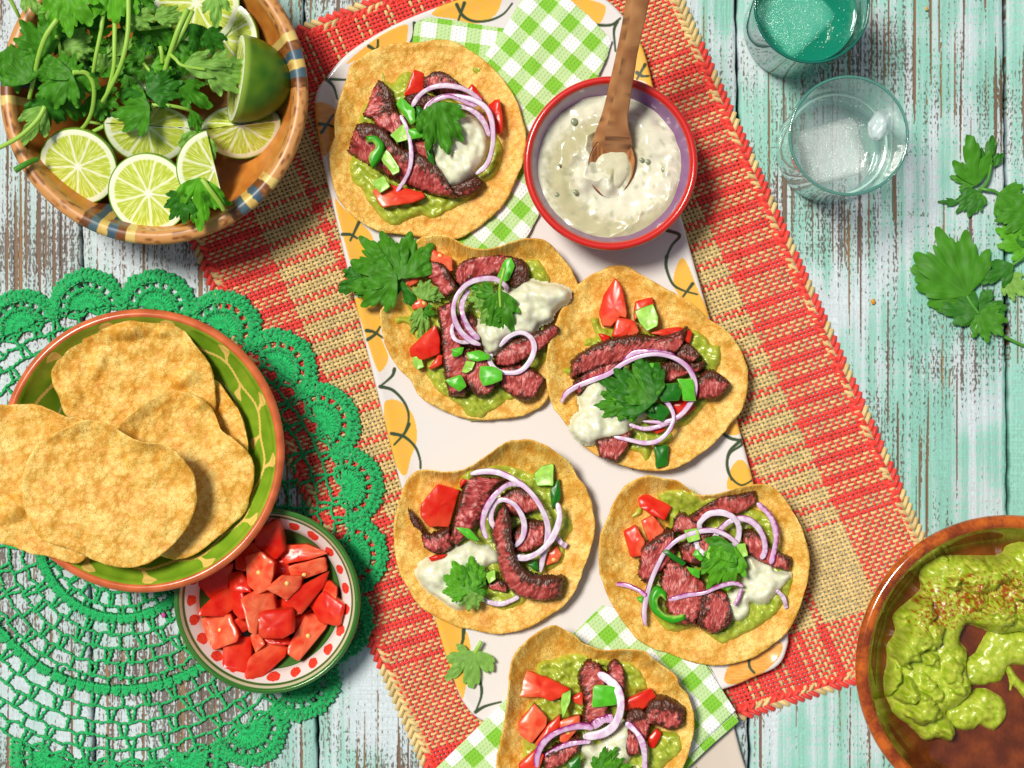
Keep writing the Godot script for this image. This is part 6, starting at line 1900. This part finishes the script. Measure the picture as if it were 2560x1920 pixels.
	onion("white onion ring standing at the centre", [850, 660, 885, 570, 890, 510, 960, 445, 1060, 435, 1150, 475, 1190, 550, 1180, 640, 1145, 690], 16, 22, 17, 46, 0.05)
	onion("short onion end below the white ring", [860, 660, 880, 720, 945, 765], 16, 16, 16, 44, 0.08)
	onion("violet tinged onion arc right of the white ring", [985, 650, 1040, 570, 1120, 500, 1230, 480, 1320, 530, 1380, 630, 1390, 730, 1360, 790], 17, 20, 16, 46, 0.45)
	onion("violet onion strip along the right side", [1330, 360, 1420, 450, 1470, 560, 1470, 680, 1435, 830], 18, 18, 16, 44, 0.75)
	onion("long onion strand crossing from lower left", [470, 1300, 462, 1180, 500, 1000, 570, 830, 640, 710, 740, 630, 860, 585, 980, 570, 1080, 600, 1160, 660, 1200, 720], 8, 20, 19, 38, 0.3)
	onion("dark violet onion tip at the left", [215, 980, 320, 990, 420, 1030, 480, 1075], 3, 8, 12, 34, 1.0)
	sauce([1220, 760, 1260, 730, 1330, 790, 1430, 820, 1450, 870, 1570, 900, 1540, 960, 1500, 1010, 1440, 1080, 1380, 1130, 1270, 1120, 1260, 1200, 1170, 1260, 1090, 1210, 1050, 1130, 1100, 1050, 1200, 1000, 1210, 900], 9, 5, "lumpy dollop of cream sauce at the right")
	onion("violet onion strand in front of the leaf", [650, 1105, 780, 1070, 920, 1050, 1040, 1000, 1150, 975, 1225, 1000], 17, 19, 18, 34, 0.7)
	onion("short violet onion shred over the sauce", [1210, 1020, 1185, 1090, 1155, 1145], 18, 18, 17, 30, 0.8)
	onion("thin onion end hanging below the sauce", [1480, 1030, 1530, 1085, 1555, 1170], 12, 10, 6, 36, 0.3)
	s = sprig("folded glossy cilantro leaf at the centre of " + spot, [1150, 700, 0.04])
	leaf(s, [1140, 690, 0.044], [890, 860, 0.038], 0.9, 0, 0)
	leaf(s, [1160, 700, 0.044], [960, 1020, 0.037], 0.75, 3, 3)
	leaf(s, [1170, 730, 0.042], [1150, 960, 0.036], 0.6, 0, 2)
	leaf(s, [1080, 800, 0.044], [1130, 655, 0.042], 0.9, 3, 4)
	# 6
	F(1080, 1520, 0.37070)
	spot = "bottom tostada"
	tost = shell("corn tostada cut off by the picture's bottom edge", "tostada", [830, 112, 900, 150, 970, 190, 1010, 235, 1080, 260, 1180, 285, 1280, 275, 1430, 285, 1480, 330, 1560, 390, 1640, 450, 1660, 520, 1720, 580, 1760, 700, 1765, 800, 1740, 920, 1700, 1050, 1640, 1180, 1500, 1300, 1300, 1390, 1000, 1420, 700, 1400, 520, 1300, 450, 1180, 435, 1040, 460, 900, 490, 750, 510, 580, 530, 380, 570, 290, 650, 210, 740, 140], 0.0168, Vector2.ZERO, [[-60, 40, 0.018], [-150, 60, 0.024], [0, 40, 0.009]], [], g)
	guacamole([700, 430, 730, 360, 830, 340, 900, 310, 1000, 300, 1100, 330, 1300, 350, 1390, 410, 1450, 540, 1380, 580, 1500, 800, 1650, 830, 1680, 940, 1600, 1030, 1500, 1120, 1300, 1200, 800, 1200, 640, 1130, 620, 1000, 620, 900, 640, 660, 720, 610, 740, 500], 5.0)
	tom("broad pale red tomato strip at the upper left", [590, 520, 620, 420, 780, 470, 940, 550, 880, 600, 800, 630, 720, 600, 580, 600], 4, 9, 1, 0, 0.2)
	tom("hollow juicy tomato piece at the left", [580, 780, 690, 640, 780, 740, 770, 800, 670, 920, 590, 860], 4, 9, 2)
	tom("slim tomato slice beside the hollow one", [690, 920, 780, 790, 865, 720, 870, 790, 740, 950], 5, 9, 1)
	tom("tomato end beside the left steak", [940, 600, 1020, 560, 1020, 660, 960, 640], 4, 8, 1)
	tom("tomato wedge at the right under the steak", [1300, 620, 1480, 540, 1515, 600, 1420, 690, 1290, 700], 4, 8, 0)
	tom("pale tomato chunk above the violet onions", [860, 760, 1000, 720, 1000, 800, 900, 920, 860, 900], 5, 9, 2)
	tom("dark tomato scrap below the right steak", [1460, 870, 1520, 810, 1550, 850, 1500, 950, 1450, 930], 4, 6, 0)
	tom("tomato piece cut by the frame at lower left", [580, 1060, 700, 950, 760, 990, 720, 1100, 600, 1140], 4, 9, 1)
	steak("steak slice running down from the top middle", [1180, 400, 1130, 380, 1190, 450, 1170, 560, 1200, 680, 1210, 790], [1050, 340, 985, 450, 1000, 560, 1030, 660, 1010, 720, 1010, 790], 5, 9, 10, 0.1, 0.14, 0.06)
	steak("narrow steak tip at the top beside the pepper", [1240, 335, 1180, 390, 1200, 490, 1260, 540], [1265, 370, 1305, 440, 1312, 520, 1300, 585], 5, 9, 9, 0.2, 0.15, 0.1)
	steak("dark steak slice between pepper and right knob", [1290, 740, 1330, 680, 1400, 670, 1440, 700], [1330, 830, 1380, 880, 1440, 900, 1480, 800], 5, 10, 9, 0.35, 0.1, 0.1)
	steak("round charred steak knob at the right", [1440, 700, 1480, 620, 1580, 605, 1710, 680], [1430, 790, 1520, 800, 1610, 835, 1705, 790], 6, 12, 10, 0.42, 0.12, 0.12)
	steak("steak slice at the lower left under the onions", [750, 1000, 880, 900, 1000, 850], [750, 1110, 880, 1070, 1000, 960], 5, 9, 9, 0.3, 0.1, 0.1)
	steak("steak slice behind the sauce's right side", [1300, 800, 1360, 830, 1400, 900], [1310, 1000, 1350, 1010, 1400, 980], 5, 8, 8, 0.1, 0.1, 0.1)
	pepper("large square of bright pepper at the centre", [1090, 520, 1285, 530, 1250, 655, 1075, 675], 15, 4.5, 0)
	pepper("pale pointed pepper sliver", [880, 580, 940, 550, 930, 640, 880, 750, 865, 650], 14, 3.5, 1)
	pepper("dark pepper piece cut by the frame", [920, 1040, 1000, 990, 1000, 1085, 900, 1110], 12, 5, 2)
	onion("violet onion wedge under the white strip", [1080, 800, 1150, 755, 1225, 740], 15, 16, 16, 56, 0.7)
	onion("broad white onion strip from top to centre", [1120, 440, 1200, 490, 1260, 570, 1272, 680, 1230, 790, 1140, 850, 1020, 868], 15, 22, 19, 56, 0.06)
	sauce([1280, 760, 1340, 790, 1360, 860, 1350, 960, 1300, 1060, 1200, 1130, 980, 1130, 1000, 1070, 1060, 1020, 1000, 960, 1010, 900, 1070, 890, 1120, 920, 1180, 830], 10, 5, "white dollop of cream sauce")
	onion("violet onion hoop at the left", [700, 1090, 720, 960, 790, 870, 900, 815, 1010, 795, 1090, 810], 12, 18, 16, 42, 0.8)
	onion("violet onion strip below the hoop", [765, 1000, 860, 940, 960, 910, 1070, 900], 12, 17, 18, 34, 0.65)
	onion("violet onion arc right of the sauce", [1310, 770, 1390, 850, 1430, 950, 1435, 1100], 17, 19, 14, 42, 0.45)
	s = sprig("cilantro leaf cut by the frame below the sauce of " + spot, [1200, 1110, 0.04])
	leaf(s, [1130, 1130, 0.040], [1260, 930, 0.040], 0.7, 0, 1)
	leaf(s, [1160, 1130, 0.041], [1340, 1060, 0.036], 0.8, 3, 3)

func crumbs() -> void:
	F(0, 0, 1)
	for q in [[2183, 754, 0.0022, "golden tostada crumb on the table below the pale glass", S3(0.86, 0.58, 0.15)], [2413, 580, 0.0014, "tiny crumb on the table above the large flat leaf", S3(0.80, 0.66, 0.35)], [410, 1537, 0.0022, "small pink onion scrap on the green doily", S3(0.82, 0.30, 0.62)], [2316, 22, 0.0017, "pale crumb on the table near the top right", S3(0.82, 0.72, 0.42)]]:
		var c: Color = q[4]
		var w := W(q[0], q[1], 0.0016)
		var r: float = q[2]
		var m := polar(func(t: float, a: float) -> Vector3:
			var b := t * PI
			var n := 1.0 + 0.5 * nz.get_noise_2d(cos(a) * 1.5 + q[0], b * 1.2 + sin(a) * 1.5)
			return Vector3(sin(b) * cos(a) * 0.9, cos(b) * 0.7, sin(b) * sin(a) * 1.1) * r * 0.75 * n, 8, 14, func(_t, _a, _p): return c)
		tag(obj("crumb", m, M.stalk, null, Vector3(w.x, 0.0016 if q[0] > 1000 else 0.0042, w.z)), q[3], "crumb")

func materials() -> void:
	M.leaf = painted(0.5, {"metallic_specular": 0.35, "albedo_color": Color(0.31, 0.58, 0.14), "backlight_enabled": true, "backlight": Color(0.5, 0.7, 0.12)})
	M.leaf_pale = painted(0.5, {"metallic_specular": 0.35, "albedo_color": Color(0.56, 0.74, 0.36), "backlight_enabled": true, "backlight": Color(0.55, 0.7, 0.25)})
	M.leaf_dark = painted(0.5, {"metallic_specular": 0.35, "albedo_color": Color(0.21, 0.47, 0.12), "backlight_enabled": true, "backlight": Color(0.35, 0.5, 0.08)})
	M.leaf_bright = painted(0.5, {"metallic_specular": 0.35, "albedo_color": Color(0.42, 0.72, 0.17), "backlight_enabled": true, "backlight": Color(0.6, 0.8, 0.12)})
	M.stalk = painted(0.4)
	M.cream = painted(0.17, {"subsurf_scatter_enabled": true, "subsurf_scatter_strength": 0.12})
	M.guac = painted(0.28, {"heightmap_enabled": true, "heightmap_texture": seamless(0.05, 21), "heightmap_scale": 0.012, "uv1_triplanar": true, "uv1_world_triplanar": true, "uv1_scale": Vector3.ONE * 40.0})
	M.caper = mat(Color(0.50, 0.54, 0.42), 0.3)
	M.wood = painted(0.55)
	M.lime_skin = painted(0.30, {"heightmap_enabled": true, "heightmap_texture": seamless(0.14, 31), "heightmap_scale": 0.03, "uv1_triplanar": true, "uv1_scale": Vector3.ONE * 40.0})
	M.lime_flesh = mat(Color.WHITE, 0.18, {"albedo_texture": lime_texture()})
	M.tomato = painted(0.24, {"metallic_specular": 0.4, "subsurf_scatter_enabled": true, "subsurf_scatter_strength": 0.08})
	M.seed = mat(Color(0.90, 0.75, 0.42), 0.3)
	var t := tortilla_textures()
	M.shell = painted(0.55, {"albedo_texture": t[0], "heightmap_enabled": true, "heightmap_texture": t[1], "heightmap_scale": 0.085})
	M.steak = painted(0.42)
	M.pepper = painted(0.3, {"metallic_specular": 0.4})
	M.onion = painted(0.22, {"subsurf_scatter_enabled": true, "subsurf_scatter_strength": 0.1})

func _ready() -> void:
	var cam := Camera3D.new()
	cam.position = Vector3(0, EYE, 0)
	cam.rotation_degrees = Vector3(-90, 0, 0)
	cam.fov = rad_to_deg(2.0 * atan(960.0 * K / EYE))
	cam.near = 0.05
	cam.far = 20.0
	cam.name = "camera"
	add_child(cam)
	var sky := ProceduralSkyMaterial.new()
	sky.sky_top_color = Color(0.80, 0.86, 0.93)
	sky.sky_horizon_color = Color(0.86, 0.88, 0.90)
	sky.sky_curve = 0.2
	sky.ground_bottom_color = Color(0.35, 0.33, 0.30)
	sky.ground_horizon_color = Color(0.6, 0.6, 0.58)
	sky.sky_energy_multiplier = 0.37
	var env := Environment.new()
	env.background_mode = Environment.BG_SKY
	env.sky = Sky.new()
	env.sky.sky_material = sky
	env.tonemap_mode = Environment.TONE_MAPPER_LINEAR
	env.tonemap_exposure = 2.45
	env.sdfgi_enabled = true
	env.ssao_enabled = true
	env.ssil_enabled = true
	var we := WorldEnvironment.new()
	we.environment = env
	add_child(we)
	var sun := DirectionalLight3D.new()
	sun.light_energy = 0.5
	sun.light_color = Color(1.0, 0.975, 0.93)
	sun.light_angular_distance = 14.0
	sun.shadow_enabled = true
	add_child(sun)
	sun.look_at_from_position(Vector3(-0.60, 1.55, -0.44), Vector3.ZERO, Vector3.UP)
	rng.seed = 77
	nz.seed = 3
	nz.frequency = 1.0
	nt.seed = 3
	nt.frequency = 0.05
	nt.noise_type = FastNoiseLite.TYPE_SIMPLEX_SMOOTH
	nt.fractal_octaves = 2
	nz.noise_type = FastNoiseLite.TYPE_SIMPLEX_SMOOTH
	nz.fractal_octaves = 2
	nc.seed = 8
	nc.frequency = 0.3
	nc.noise_type = FastNoiseLite.TYPE_CELLULAR
	var clock := Time.get_ticks_msec()
	materials()
	make_leaves()
	table()
	placemat()
	dishes()
	napkins()
	doily()
	bowls()
	spoon()
	glasses()
	limes()
	chips()
	diced()
	tostadas()
	herbs()
	crumbs()
	print("built in ", Time.get_ticks_msec() - clock, " ms")
